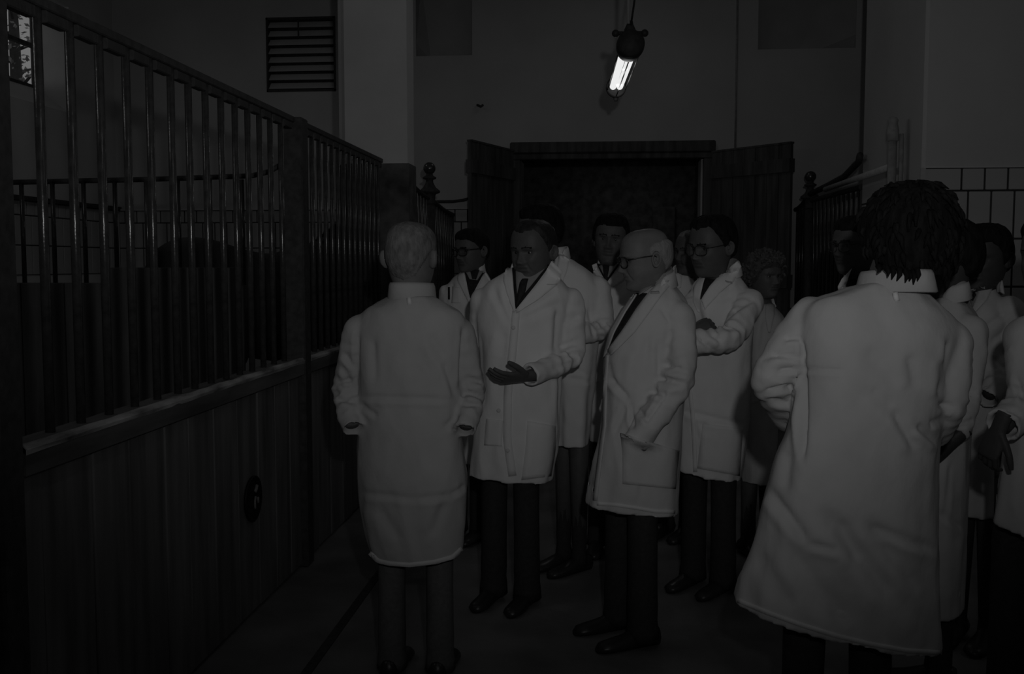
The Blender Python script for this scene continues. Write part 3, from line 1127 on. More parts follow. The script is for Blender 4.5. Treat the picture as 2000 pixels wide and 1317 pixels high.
class Head:
    def __init__(s, px, py, Y, yaw, pitch=0, roll=0, scale=1.0, width=1.0, age=0.0, nose=1.0):
        s.c = P(px, py, Y)
        s.scale = scale
        s.M = Matrix.Translation(s.c) @ Matrix.Rotation(math.radians(yaw), 4, 'Z') @ Matrix.Rotation(math.radians(pitch), 4, 'X') @ Matrix.Rotation(math.radians(roll), 4, 'Y') @ Matrix.Diagonal((scale * width, scale, scale, 1))
        s.age, s.nose = age, nose

    def grid(s, nr, n):
        A = np.array(RING)
        t = np.linspace(0, len(A) - 1, nr)
        i = np.arange(len(A))
        # smooth interpolation of the ring table
        S = catmull(A, 8)
        ti = np.linspace(0, len(A) - 1, len(S))
        cols = [np.interp(t, ti, S[:, k]) for k in range(4)]
        a = 2 * PI * np.arange(n) / n - PI / 2
        a = a + 0.28 * np.sin(2 * (a + PI / 2)) * 0 - 0.22 * np.sin(a + PI / 2)    # denser in front
        ca, sa = np.cos(a), np.sin(a)
        pts = np.zeros((nr, n, 3))
        for k in range(nr):
            z, hw, yf, yb = (c[k] for c in cols)
            e = 2.25
            cx = np.sign(ca) * np.abs(ca) ** (2 / e)
            sx = np.sign(sa) * np.abs(sa) ** (2 / e)
            yc = -0.012 if z > -0.125 else (-yf - yb) / 2
            pts[k, :, 0] = hw * cx
            pts[k, :, 1] = np.where(sx < 0, yc + sx * (yf + yc), yc + sx * (-yb - yc))
            pts[k, :, 2] = z
        return pts

    def face(s, p):
        x, y, z = p[..., 0], p[..., 1], p[..., 2]
        ax = np.abs(x)
        f = sstep(-0.02, -0.06, y)
        nz = np.interp(-z, [-0.02, -0.008, 0.005, 0.020, 0.034, 0.040, 0.047, 0.055], [0, 0.005, 0.010, 0.017, 0.025, 0.022, 0.006, 0]) * s.nose
        sg = np.interp(-z, [-0.02, 0.005, 0.020, 0.038, 0.055], [0.007, 0.0075, 0.009, 0.0125, 0.014])
        d = nz * np.exp(-(x / sg) ** 2)
        d += 0.009 * G(ax - 0.0135, 0.006) * G(z + 0.041, 0.007)
        d += -0.013 * G(ax - 0.031, 0.017) * G(z - 0.000, 0.011)
        d += 0.006 * G(z - 0.019, 0.008) * G(ax - 0.028, 0.026)
        d += 0.005 * G(ax - 0.046, 0.018) * G(z + 0.030, 0.016)
        d += 0.0045 * G(x, 0.02) * G(z + 0.0575, 0.0045) + 0.005 * G(x, 0.018) * G(z + 0.0705, 0.0055)
        d += -0.0045 * G(z + 0.064, 0.0030) * sstep(0.029, 0.020, ax)
        d += -0.004 * G(z + 0.081, 0.006) * G(x, 0.022)
        d += 0.006 * G(x, 0.018) * G(z + 0.106, 0.012)
        d += -(0.002 + 0.004 * s.age) * G(ax - (0.022 + (-z - 0.04) * 0.45), 0.005) * sstep(-0.036, -0.045, z) * sstep(-0.085, -0.07, z)
        d += -0.003 * s.age * G(ax - 0.031, 0.016) * G(z + 0.019, 0.004)
        p = p.copy()
        p[..., 1] -= d * f
        return p

    def world(s, p):
        M = np.array(s.M)
        return p @ M[:3, :3].T + M[:3, 3]

    def w(s, x, y, z):
        return s.M @ Vector((x, y, z))


def ear_mesh(h, sgn):
    n, m = 20, 6
    rings = []
    for i in range(m + 1):
        r = i / m
        ring = []
        for k in range(n):
            a = 2 * PI * k / n
            ey, ez = 0.0175 * math.cos(a) * (1.0 + 0.15 * math.sin(a)), 0.033 * math.sin(a)
            rim = 0.008 * math.exp(-((r - 0.82) / 0.16) ** 2) - 0.005 * math.exp(-((r - 0.35) / 0.25) ** 2)
            lobe = -0.003 if math.sin(a) < -0.7 else 0
            x = 0.077 + 0.010 + rim + lobe + ey * r * 0.42 - (0.008 if i == m else 0)
            ring.append(h.w(sgn * x, 0.016 + ey * r + ez * r * 0.12, -0.012 + ez * r))
        rings.append(ring)
    # back of the ear
    back = [h.w(sgn * 0.066, 0.012 + 0.012 * math.cos(2 * PI * k / n), -0.012 + 0.024 * math.sin(2 * PI * k / n)) for k in range(n)]
    rings.append(back)
    return rings


def hand_chain(mb, wrist, direction, normal, side, L=0.185, curl=(0.25, 0.45, 0.4), spread=0.06, thumb=0.7, forearm=None, mi=0, extra=None):
    """palm, four unequal bent fingers and a thumb from the side of the palm. side = unit vector towards the thumb"""
    x = Vector(direction).normalized()
    z = Vector(normal)
    z = (z - x * z.dot(x)).normalized()
    y = z.cross(x)
    if y.dot(Vector(side)) < 0:
        y = -y
    Wp = Vector(wrist)
    k = L / 0.185
    rings = []
    prof = [(-0.06, 0.028, 0.022), (0.0, 0.027, 0.020), (0.02, 0.032, 0.018), (0.045, 0.039, 0.016), (0.075, 0.041, 0.0145), (0.094, 0.040, 0.012), (0.101, 0.036, 0.008)]
    for (t, w, h) in prof:
        rings.append([Wp + x * t * k + y * w * k * math.cos(2 * PI * j / 16) + z * h * k * math.sin(2 * PI * j / 16) for j in range(16)])
    mb.loft(rings, mi=mi)
    for q, (oy, ln, r) in enumerate(((0.029, 0.074, 0.0088), (0.0098, 0.083, 0.0092), (-0.0095, 0.077, 0.0088), (-0.028, 0.060, 0.0078))):
        p = Wp + x * 0.09 * k + y * oy * k
        ang = 0.0
        pts = [p - x * 0.02 * k, p]
        sp = spread * oy / 0.029
        add = extra[q] if extra else 0.0
        for s_, (seg, cu) in enumerate(zip((0.46, 0.30, 0.24), curl)):
            ang += cu + add
            d = (x * math.cos(ang) - z * math.sin(ang) + y * sp).normalized()
            pts.append(pts[-1] + d * ln * seg * k)
        mb.tube(pts, [r * k * 1.05, r * k * 1.08, r * k, r * k * 0.9, r * k * 0.68], 10, mi)
    p = Wp + x * 0.022 * k + y * 0.026 * k
    d1 = (x * math.cos(thumb) + y * math.sin(thumb) - z * 0.25).normalized()
    d2 = (x * math.cos(thumb * 0.55) + y * math.sin(thumb * 0.55) - z * 0.35).normalized()
    mb.tube([p - d1 * 0.012 * k, p + d1 * 0.03 * k, p + d1 * 0.05 * k + d2 * 0.008 * k, p + d1 * 0.05 * k + d2 * 0.034 * k, p + d1 * 0.05 * k + d2 * 0.056 * k],
            [0.013 * k, 0.0125 * k, 0.0115 * k, 0.0105 * k, 0.0075 * k], 10, mi)


HAIRLINES = {
    'short': [(0, 0.066), (30, 0.066), (50, 0.050), (68, 0.032), (80, 0.012), (90, -0.012), (97, -0.010), (106, 0.012), (122, -0.012), (145, -0.066), (180, -0.080)],
    'side': [(0, 0.062), (25, 0.066), (45, 0.060), (62, 0.040), (76, 0.018), (86, -0.030), (94, -0.030), (103, 0.016), (122, -0.014), (145, -0.07), (180, -0.085)],
    'receding': [(0, 0.080), (20, 0.086), (40, 0.088), (55, 0.068), (68, 0.040), (80, 0.014), (90, -0.014), (97, -0.012), (106, 0.012), (122, -0.012), (145, -0.066), (180, -0.080)],
    'bald': [(0, 0.30), (75, 0.30), (88, 0.030), (94, 0.000), (104, 0.015), (120, -0.005), (145, -0.060), (180, -0.078)],
    'cropped': [(0, 0.070), (50, 0.062), (75, 0.020), (90, -0.012), (106, 0.012), (124, -0.02), (148, -0.072), (180, -0.088)],
    'bushy': [(0, 0.045), (40, 0.040), (60, 0.02), (75, -0.020), (90, -0.050), (105, -0.065), (125, -0.085), (150, -0.105), (180, -0.112)],
    'curly': [(0, 0.050), (30, 0.048), (50, 0.032), (62, 0.002), (75, -0.030), (95, -0.045), (120, -0.065), (150, -0.085), (180, -0.095)],
}


def build_hair(h, style, thick, mats, parent, amp=0.004, freq=(38, 38, 10), top=1.0, back=1.0, name='hair', nr=88, n=120, locks=0, side=1.0):
    p = h.grid(nr, n)
    p = h.face(p)
    x, y, z = p[..., 0], p[..., 1], p[..., 2]
    az = np.degrees(np.arctan2(np.abs(x), -(y - 0.0)))
    hl = HAIRLINES[style]
    th = np.interp(az, [a for a, _ in hl], [b for _, b in hl])
    if style == 'bald':
        # fringe only: bare crown above the ears
        cap = np.interp(az, [0, 80, 95, 130, 180], [-1, 0.01, 0.045, 0.055, 0.06])
        m = np.minimum(z - th, cap - z)
        th = np.where(az < 80, 1, th)
    else:
        m = z - th
    jit = np.array([[0.006 * noise.noise((x[i, j] * 45 + 7, y[i, j] * 45, z[i, j] * 45)) for j in range(n)] for i in range(nr)])
    m = m + jit * min(1, thick / 0.015)
    mask = m > 0
    d = p - np.array([0, 0.005, 0.0])
    d[..., 2] = np.where(z > 0, z, z * 0.25)
    d /= np.linalg.norm(d, axis=2)[..., None] + 1e-9
    t = thick * sstep(0, 0.028 if thick < 0.03 else 0.022, m)
    upz = sstep(0.02, 0.10, z)
    bk = sstep(0.0, 0.08, y)
    t = t * (1 + (top - 1) * upz) * (1 + (back - 1) * bk) * (1 + (side - 1) * (1 - bk) * (1 - upz))
    nn = np.zeros((nr, n))
    for i in range(nr):
        for j in range(n):
            if mask[i, j]:
                q = (x[i, j] * freq[0], y[i, j] * freq[1], z[i, j] * freq[2])
                nn[i, j] = noise.noise(q) * 0.7 + 0.5 * noise.noise((q[0] * 2.3 + 5, q[1] * 2.3, q[2] * 2.3))
    t = np.where(mask, t + amp * nn * sstep(0, 0.012, m) + 0.0012, -0.004)
    q = h.world(p + d * t[..., None])
    mb = MB()
    keep = mask
    vid = -np.ones((nr, n), int)
    verts, faces = [], []

    def vi(i, j):
        if vid[i, j] < 0:
            vid[i, j] = len(verts)
            verts.append(tuple(q[i, j]))
        return int(vid[i, j])
    for i in range(nr - 1):
        for j in range(n):
            k = (j + 1) % n
            if keep[i, j] or keep[i, k] or keep[i + 1, j] or keep[i + 1, k]:
                faces.append((vi(i, j), vi(i, k), vi(i + 1, k), vi(i + 1, j)))
    if keep[0].any() and style != 'bald':
        faces.append(tuple(vi(0, j) for j in range(n)))
    mb.add(verts, faces)
    if locks:
        rnd = random.Random(int(abs(h.c.x) * 1000))
        M3 = h.M.to_3x3()
        cand = np.argwhere(mask)
        for _ in range(locks):
            i, j = cand[rnd.randrange(len(cand))]
            b0 = Vector(q[i, j])
            dn = M3 @ Vector(d[i, j])
            dn.normalize()
            fall = Vector((rnd.gauss(0, .25), rnd.gauss(0, .25), -1.0)) if style == 'bushy' else Vector((rnd.gauss(0, .6), rnd.gauss(0, .6), rnd.gauss(0, .6)))
            fall = (fall - dn * fall.dot(dn)).normalized()
            ln = rnd.uniform(0.03, 0.06) if style == 'bushy' else rnd.uniform(0.015, 0.025)
            up_ = 0.004 if style == 'bushy' else 0.008
            mb.tube([b0 - dn * 0.006, b0 + dn * up_ * 0.6 + fall * ln * 0.25, b0 + dn * up_ + fall * ln * 0.6, b0 - dn * 0.002 + fall * ln],
                    [0.006, 0.008, 0.006, 0.0015], 6)
    o = mb.build(name, mats, parent, True)
    return o


def build_glasses(h, parent, r=0.0245, heavy=0.0022, square=0.6):
    t = empty('glasses', (0, 0, 0))
    t.parent = parent
    t.location = (0, 0, 0)
    fr = MB()
    yf = -0.112

    def loop(cx):
        pts = []
        for k in range(25):
            a = 2 * PI * k / 24
            e = 2 / (2 + square * 1.6)
            pts.append(h.w(cx + r * 1.12 * math.copysign(abs(math.cos(a)) ** e, math.cos(a)), yf + 0.010 * abs(cx) / 0.031 * 0.6 + 0.01 * (abs(cx + r * math.cos(a)) / 0.05) ** 2, -0.004 + r * 0.88 * math.copysign(abs(math.sin(a)) ** e, math.sin(a))))
        return pts
    for sx in (-0.0325, 0.0325):
        lp = loop(sx)
        fr.tube(lp, heavy * h.scale, 8)
        lens = MB()
        c = sum(lp[:-1], Vector()) / 24
        d = (h.M.to_3x3() @ Vector((0, 1, 0))).normalized() * 0.0006
        lens.loft([[q - d for q in lp[:-1]], [q + d for q in lp[:-1]]])
        lens.build('lens', 'lens_glass', t)
    fr.tube([h.w(-0.010, yf + 0.004, 0.002), h.w(0, yf - 0.001, 0.005), h.w(0.010, yf + 0.004, 0.002)], heavy * h.scale, 8)
    for s in (-1, 1):
        fr.tube([h.w(s * 0.057, yf + 0.016, 0.006), h.w(s * 0.074, -0.07, 0.006), h.w(s * 0.081, -0.02, 0.006), h.w(s * 0.083, 0.012, 0.004), h.w(s * 0.080, 0.030, -0.012)], heavy * h.scale, 8)
    fr.build('frame', 'spectacle_frame', t, True)
    return t


def shoe(mb, heel, F, L=0.29):
    F = F.normalized()
    S = Vector((-F.y, F.x, 0))
    rings = []
    for t, w, h in ((0, 0.028, 0.075), (0.06, 0.036, 0.085), (0.25, 0.038, 0.09), (0.42, 0.04, 0.075), (0.6, 0.047, 0.058), (0.8, 0.048, 0.048), (0.93, 0.038, 0.042), (1.0, 0.015, 0.03)):
        c = heel + F * (t * L)
        ring = []
        for k in range(14):
            a = 2 * PI * k / 14
            z = max(0.0, h * 0.5 + h * 0.5 * math.sin(a)) if math.sin(a) > -0.6 else 0.004
            ring.append(Vector((c.x, c.y, 0)) + S * w * math.cos(a) * (1.0 if math.sin(a) < 0.3 else 0.92) + Vector((0, 0, z)))
        rings.append(ring)
    mb.loft(rings)


class Arm:
    def __init__(s, S, E, Wr, rs=0.07, re=0.058, rw=0.048, hand=None, amp=0.007):
        s.S, s.E, s.W = P(*S), P(*E), P(*Wr)
        s.r = (rs, re, rw)
        s.hand = hand
        s.amp = amp


def person(label, Y0, rows, arms, head, yaw, hair=None, skin='skin', coat='coat_cotton', lines=(), voxel=0.0085, fold=0.045, expo=2.5,
           collar=None, trousers='trouser_dark', legs=None, seed=1, nz=0.007, feet_yaw=None, brow='hair_dark', shirt_band=None, lipm='lip', legr=0.078, stride=0.0):
    yawr = math.radians(yaw)
    Fd = Vector((math.sin(yawr), -math.cos(yawr), 0))
    Ld = Vector((math.cos(yawr), math.sin(yawr), 0))
    rings, S = torso_rings(rows, Y0, fold=make_fold(seed, fold), expo=expo)
    hemc = sum(rings[0], Vector()) / len(rings[0])
    midc = sum(rings[len(rings) // 2], Vector()) / len(rings[0])
    root = Vector((midc.x * 0.5 + hemc.x * 0.5, midc.y * 0.5 + hemc.y * 0.5, 0))
    per = empty('person', root, label, 'person')
    # ---- coat
    inner = []
    up = Vector((0, 0, 0.09))
    for sc, dz in ((0.90, 0.10), (0.93, 0.0)):
        inner.append([hemc + (q - hemc) * sc + Vector((0, 0, dz)) for q in rings[0]])
    mb = MB().loft(inner + rings)
    for k, a in enumerate(arms):
        mb.loft(sleeve_rings(a.S, a.E, a.W, *a.r, seed * 3 + k, a.amp))
        mb.sphere(a.S, a.r[0] * 1.0, 20, 14)
    me = remesh(mb, voxel, 2)
    crease(me, lines, seed, nz)
    cl = Cloth(me)
    co = link_mesh('coat', me, [coat], per)
    # ---- body: head, neck, trunk, arms, hands and legs
    bm_ = MB()
    g = head.face(head.grid(74, 84))
    # brow faces in hair tone
    gw = head.world(g)
    nr, n = gw.shape[:2]
    hr = [[tuple(gw[i, j]) for j in range(n)] for i in range(nr)]
    top = S[-1]
    nb_l, nb_r = P(top[0], top[1], Y0 + top[5]), P(top[2], top[3], Y0 + top[5])
    nc = (nb_l + nb_r) / 2
    last = np.array(hr[-1])
    lc = last.mean(0)
    for k in range(1, 6):
        t = k / 5
        c = np.array(lc) * (1 - t) + np.array(nc - Vector((0, 0, 0.03))) * t
        hr.append([tuple(c + (last[j] - lc) * (1 + 0.08 * t)) for j in range(n)])
    i0 = len(hr)
    for i in range(len(rings) - 1, len(rings) // 3, -5):
        rg = rings[i]
        cc = sum(rg, Vector()) / len(rg)
        out = []
        for j in range(n):
            # map head azimuth to the ring point in the same world direction
            d = Vector(last[j]) - Vector(lc)
            best = max(range(len(rg)), key=lambda q: (rg[q] - cc).normalized().dot(d.normalized())) if j % 6 == 0 else None
            if best is not None:
                keepp = cc + (rg[best] - cc) * 0.72 - Vector((0, 0, 0.04))
            out.append(tuple(keepp))
        hr.append(out)
    mis = []
    nseg = len(hr) - 1
    bm_.loft(hr)
    # material per face for lips and brows
    idx = 0
    for i in range(nseg):
        for j in range(n):
            if i < nr - 1:
                k = (j + 1) % n
                x = float(g[i:i + 2, [j, k], 0].mean())
                y = float(g[i:i + 2, [j, k], 1].mean())
                z = float(g[i:i + 2, [j, k], 2].mean())
                ax = abs(x)
                if y < -0.05 and 0.012 < ax < 0.050 and abs(z - (0.0185 + 0.004 * (1 - ((ax - 0.028) / 0.022) ** 2))) < 0.0030:
                    bm_.mi[idx] = 1
                elif y < -0.07 and ax < 0.024 and -0.076 < z < -0.0545:
                    bm_.mi[idx] = 2
            idx += 1
    for s in (-1, 1):
        bm_.loft(ear_mesh(head, s))
        ys = g[..., 1] + 10 * (np.abs(g[..., 0] - s * 0.031) + np.abs(g[..., 2]))
        q = np.unravel_index(np.argmin(ys), ys.shape)
        ysurf = g[q[0], q[1], 1]
        bm_.sphere(head.w(s * 0.031, ysurf + 0.0085, 0.0), 0.0115 * head.scale, 14, 10, 3)
        # iris disc towards the front
        M3 = head.M.to_3x3()
        bm_.lathe([(0.0055, 0.0), (0.004, 0.0010), (0.0, 0.0014)], head.w(s * 0.031, ysurf + 0.0085 - 0.0110, 0.0), 12, 4, axis=M3 @ Vector((0, -1, 0)))
    for a in arms:
        Ei = a.E.lerp((a.S + a.W) / 2, 0.07)
        bm_.tube([a.S, Ei.lerp(a.S, .3), Ei, a.W.lerp(Ei, 0.45), a.W if a.hand else a.W.lerp(Ei, 0.12)], [0.036, 0.026, 0.022, 0.024, 0.026], 12)
        if a.hand:
            hb = MB()
            hand_chain(hb, a.W + Vector(a.hand.get('off', (0, 0, 0))), a.hand['dir'], a.hand['nrm'], a.hand['side'], L=a.hand.get('L', 0.19), curl=a.hand.get('curl', (0.3, 0.5, 0.4)),
                       thumb=a.hand.get('thumb', 0.7), extra=a.hand.get('extra'), spread=a.hand.get('spread', 0.06))
            hm = remesh(hb, 0.0032, 2)
            vv, _ = mesh_np(hm)
            bm_.add(vv, [tuple(p.vertices) for p in hm.polygons])
    # legs
    hz = hemc.z
    lp = []
    if legs:
        for (x1, y1, x2, y2) in legs:
            lp.append((P(x1, y1, Y0), P(x2, y2, Y0)))
    else:
        hw_ = (P(rows[0][2], rows[0][3], Y0) - P(rows[0][0], rows[0][1], Y0)).length / 2
        legr = min(legr, 0.55 * min(hw_, rows[0][4]))
        sep = max(0.05, min(0.095, 0.9 * min(hw_, rows[0][4]) - legr + 0.02))
        for s in (-1, 1):
            b0 = Vector((hemc.x, hemc.y, 0)) + Ld * sep * s
            lp.append((b0 + Vector((0, 0, hz)), b0 + Fd * (stride * s) + Ld * 0.01 * s + Vector((0, 0, 0.06))))
    fy = yawr if feet_yaw is None else math.radians(feet_yaw)
    Ff = Vector((math.sin(fy), -math.cos(fy), 0))
    tb_ = MB()
    for (tp, bt) in lp:
        hip = Vector((tp.x, tp.y, max(hz + 0.30, 0.8)))
        ank = Vector((bt.x, bt.y, 0.035))
        bm_.tube([hip, hip.lerp(ank, 0.45), ank + Vector((0, 0, 0.03))], [0.07, 0.05, 0.035], 10)
        rr_ = []
        m = 22
        for i in range(m):
            t = i / (m - 1)
            c = hip.lerp(ank, t)
            r = legr * (1 - 0.16 * math.sin(t * PI * 0.8)) * (1.0 if c.z < hz else 0.92)
            br = 0.004 * math.sin(t * 40) * max(0, t - 0.75) * 4
            rr_.append([c + Vector((math.cos(2 * PI * k / 24) * (r + br) * 0.9 * (1 + .05 * abs(math.sin(2 * PI * k / 24 - fy))), math.sin(2 * PI * k / 24) * (r + br), 0)) for k in range(24)])
        tb_.loft(rr_)
        sh = MB()
        shoe(sh, Vector((bt.x, bt.y, 0)) - Ff * 0.075, Ff)
        sh.build('shoe', 'shoe_leather', per, True)
    tb_.build('trousers', trousers, per, True)
    bm_.build('body', [skin, brow, 'lip' if skin == 'skin' else skin, 'eye', 'iris'], per, True)
    if hair:
        build_hair(head, parent=per, **hair)
    if collar:
        kw = dict(collar)
        m_ = kw.pop('mat', coat)
        collar_ring(S[-1], Y0, math.radians(kw.pop('yaw', yaw)), m_, per, **kw)
    if shirt_band:
        kw = dict(shirt_band)
        collar_ring(S[-1], Y0, math.radians(kw.pop('yaw', yaw)), 'shirt', per, name='shirt_collar', **kw)
    return per, cl, co


# --- front left man seen from behind, cropped grey hair, stand collar
per, cl, co = person(
    'man seen from behind at left, cropped grey hair, white coat with stand-up collar, grey trousers', 3.72,
    [(730, 1088, 903, 1076, .15), (716, 1060, 906, 1045, .155), (703, 1000, 908, 1000, .16), (699, 950, 913, 950, .16), (698, 900, 910, 900, .155), (699, 840, 905, 840, .15), (697, 760, 903, 760, .14),
     (695, 700, 905, 700, .14), (694, 655, 907, 655, .135), (698, 626, 912, 632, .125), (713, 606, 900, 610, .11), (738, 591, 872, 594, .095), (764, 577, 846, 579, .072)],
    [Arm((706, 648, 3.72), (674, 765, 3.74), (690, 840, 3.62), .068, .057, .042, amp=.009),
     Arm((896, 655, 3.72), (923, 768, 3.74), (908, 842, 3.60), .068, .056, .042, amp=.009)],
    Head(802, 500, 3.78, 171, 4, 0, 1.11, 1.06), 174, skin='skin_old',
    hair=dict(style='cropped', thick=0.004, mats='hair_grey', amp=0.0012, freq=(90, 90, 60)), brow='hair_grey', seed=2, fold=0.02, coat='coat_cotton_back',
    trousers='trouser_grey', legs=[(766, 1100, 766, 1290), (858, 1090, 860, 1284)], legr=0.068, feet_yaw=176,
    lines=[(697, 776, 880, 781, 5, .006), (702, 788, 738, 815, 5, .006), (866, 704, 890, 778, 6, .007), (866, 838, 896, 814, 7, .008), (726, 660, 732, 748, 7, .006),
           (700, 962, 812, 975, 6, .005), (812, 975, 880, 968, 6, .006), (880, 968, 911, 948, 5, .006), (872, 972, 842, 1050, 9, .006), (740, 990, 780, 1060, 10, .005),
           (905, 640, 898, 760, 4, .010), (697, 640, 699, 780, 4, .009), (671, 690, 694, 720, 5, .009), (668, 715, 690, 760, 5, .007), (655, 748, 690, 742, 4, .007), (655, 780, 696, 786, 5, .008),
           (908, 737, 945, 748, 5, .009), (908, 765, 945, 778, 5, .009), (905, 792, 940, 790, 5, .008), (836, 655, 870, 700, 10, .005)])
collar_ring((764, 577, 846, 579, .082, 0), 3.74, math.radians(174), 'coat_cotton_back', per, h=0.046, gap=18, tilt=0.004, flare=0.016, dr=0.0, base=-0.008, k=0.93)
build_glasses(Head(802, 500, 3.78, 171, 4, 0, 1.11, 1.06), per, heavy=0.0016)

strip(cl, [(722, 1080), (738, 1096), (760, 1101), (800, 1104), (850, 1098), (885, 1088), (902, 1072)], 9, 3.57, .003, .004, 'coat_cotton_old', 'hem', per, n=40)
MB().tube([P(799, 582, 3.635), P(800, 595, 3.63)], 0.009, 8).build('hanger_loop', 'coat_cotton_old', per, True)

# --- speaker gesturing with his hand
H2 = Head(1041, 489, 4.58, -30, 8, 0, 1.12, 1.04, age=.5)
rows2 = [(917, 926, 1077, 938, .15), (921, 880, 1086, 882, .155), (930, 820, 1092, 820, .155), (937, 760, 1096, 760, .15), (935, 700, 1098, 700, .15), (930, 640, 1102, 640, .145), (930, 600, 1110, 600, .14),
         (938, 572, 1118, 577, .13), (955, 550, 1106, 554, .115), (984, 533, 1090, 536, .09), (1006, 520, 1074, 520, .066)]
hd = P(955, 738, 4.20) - P(1028, 732, 4.33)
per, cl, co = person(
    'speaker in white coat facing left, hand held out palm up, dark tie, receding hair', 4.6, rows2,
    [Arm((1112, 588, 4.60), (1121, 700, 4.58), (1034, 734, 4.34), .066, .056, .050,
         hand=dict(dir=tuple(hd), nrm=(0.05, -0.55, -0.75), side=(-0.3, -0.4, 0.8), off=tuple(hd.normalized() * 0.02), curl=(0.2, 0.25, 0.2), thumb=0.6, L=.215, extra=(0, .06, .14, .22)), amp=.010),
     Arm((944, 590, 4.60), (930, 700, 4.66), (942, 790, 4.55), .064, .055, .045)],
    H2, -18, shirt_band=dict(h=.046, gap=40, tilt=.022, flare=.010, dr=-0.004, base=0.0), hair=dict(style='receding', thick=0.012, mats='hair_brown', amp=0.003), seed=4, fold=0.03,
    collar=dict(h=.036, gap=62, tilt=.016, flare=.02),
    lines=[(985, 545, 1004, 625, 6, .006), (960, 560, 998, 640, 6, .006), (1010, 610, 1085, 560, 7, .006), (1015, 625, 1100, 590, 7, .005), (1090, 600, 1085, 690, 6, .010), (1092, 680, 1125, 668, 5, .008),
           (1110, 690, 1140, 700, 6, .007), (1080, 720, 1125, 706, 6, .006), (1100, 640, 1135, 615, 7, .006), (1092, 720, 1094, 860, 4, .008), (935, 640, 940, 800, 10, .008), (985, 650, 980, 700, 8, .005)])
Y2 = 4.47
patch(cl, [(1001, 524), (1003, 560), (1007, 603)], [(1076, 516), (1049, 553), (1008, 604)], Y2, .004, .003, 'suit', 'jacket_front', per, nc=7)
patch(cl, [(1008, 530), (1008, 548), (1010, 574)], [(1070, 518), (1050, 543), (1024, 574)], Y2, .007, .003, 'shirt', 'shirt_front', per, nc=7)
patch(cl, [(1020, 546), (1016, 552), (1010, 576), (1008, 598)], [(1032, 546), (1030, 552), (1026, 572), (1009, 600)], Y2, .011, .004, 'tie', 'tie', per, puff=.003)
patch(cl, [(986, 531), (984, 552), (990, 575), (1005, 610)], [(1001, 522), (1002, 550), (1004, 578), (1008, 606)], Y2, .013, .006, 'coat_cotton', 'lapel', per)
patch(cl, [(1077, 510), (1058, 545), (1030, 578), (1008, 606)], [(1099, 530), (1089, 556), (1050, 588), (1010, 612)], Y2, .015, .007, 'coat_cotton', 'lapel', per)
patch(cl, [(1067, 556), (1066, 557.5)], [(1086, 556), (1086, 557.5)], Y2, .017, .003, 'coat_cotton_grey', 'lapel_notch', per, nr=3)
strip(cl, [(1008, 608), (1001, 690), (992, 770), (991, 860), (1001, 930)], 16, Y2, .005, .004, 'coat_cotton', 'placket', per, n=26)
patch(cl, [(1030, 822), (1026, 880), (1018, 938)], [(1085, 832), (1084, 880), (1076, 930)], Y2, .005, .004, 'coat_cotton', 'pocket', per)
patch(cl, [(950, 818), (946, 870)], [(983, 822), (980, 872)], Y2, .005, .004, 'coat_cotton', 'pocket', per)
for (bx, by) in ((1003, 640), (999, 710), (975, 802), (992, 880)):
    p, n_ = cl.hit(bx, by, Y2)
    MB().lathe([(0.009, 0), (0.009, 0.003), (0.006, 0.004), (0, 0.003)], p + n_ * .008, 14, axis=n_).build('button', 'button', per, True)

# --- tall man close behind the speaker
per, cl, co = person(
    'tall dark-haired man standing close behind the speaker, face hidden', 5.15,
    [(1084, 866, 1150, 866, .15), (1084, 800, 1156, 800, .16), (1080, 740, 1163, 740, .16), (1075, 680, 1168, 680, .16), (1070, 620, 1176, 620, .155), (1070, 572, 1178, 577, .15), (1068, 542, 1168, 547, .13), (1070, 517, 1142, 522, .11), (1076, 500, 1106, 502, .062)],
    [Arm((1168, 566, 5.12), (1180, 645, 5.05), (1120, 655, 4.88), .070, .056, .05, amp=.010), Arm((1080, 566, 5.15), (1074, 650, 5.1), (1090, 700, 4.98), .066, .055, .045)],
    Head(1054, 452, 5.11, -62, 6, 0, 1.10), -45, hair=dict(style='short', thick=0.016, mats='hair_dark', amp=0.004), seed=5, fold=0.03,
    collar=dict(h=.036, gap=62, tilt=.014, flare=.02),
    lines=[(1150, 600, 1162, 662, 5, .010), (1165, 640, 1192, 632, 5, .008), (1165, 655, 1190, 662, 4, .006), (1100, 715, 1160, 735, 5, .005), (1110, 740, 1160, 745, 5, .005)])
patch(cl, [(1093, 492), (1090, 515), (1084, 540)], [(1112, 505), (1108, 530), (1096, 560)], 5.0, .012, .006, 'coat_cotton', 'lapel', per)

# --- man with dark-rimmed glasses, far left of the group
H4 = Head(921, 489, 5.68, -40, 5, -2, 1.0)
per, cl, co = person(
    'man in dark-rimmed glasses at back left, pen in breast pocket, dark pullover under white coat', 5.7,
    [(870, 900, 960, 900, .14), (868, 760, 965, 760, .145), (865, 660, 968, 660, .145), (863, 600, 970, 600, .14), (866, 570, 968, 572, .13), (880, 548, 958, 550, .11), (897, 534, 948, 536, .085), (906, 526, 941, 526, .06)],
    [Arm((874, 574, 5.7), (868, 660, 5.66), (882, 740, 5.5), .054, .05, .045), Arm((960, 576, 5.7), (965, 660, 5.7), (955, 740, 5.5), .054, .05, .045)],
    H4, -22, shirt_band=dict(h=.046, gap=34, tilt=.022, flare=.010, dr=-0.004, base=0.0), hair=dict(style='short', thick=0.014, mats='hair_dark', amp=0.004), seed=6, fold=0.03, voxel=.01,
    collar=dict(h=.036, gap=62, tilt=.014, flare=.02), lines=[(882, 548, 880, 590, 4, .006), (873, 555, 870, 590, 4, .006), (905, 570, 915, 600, 5, .005)])
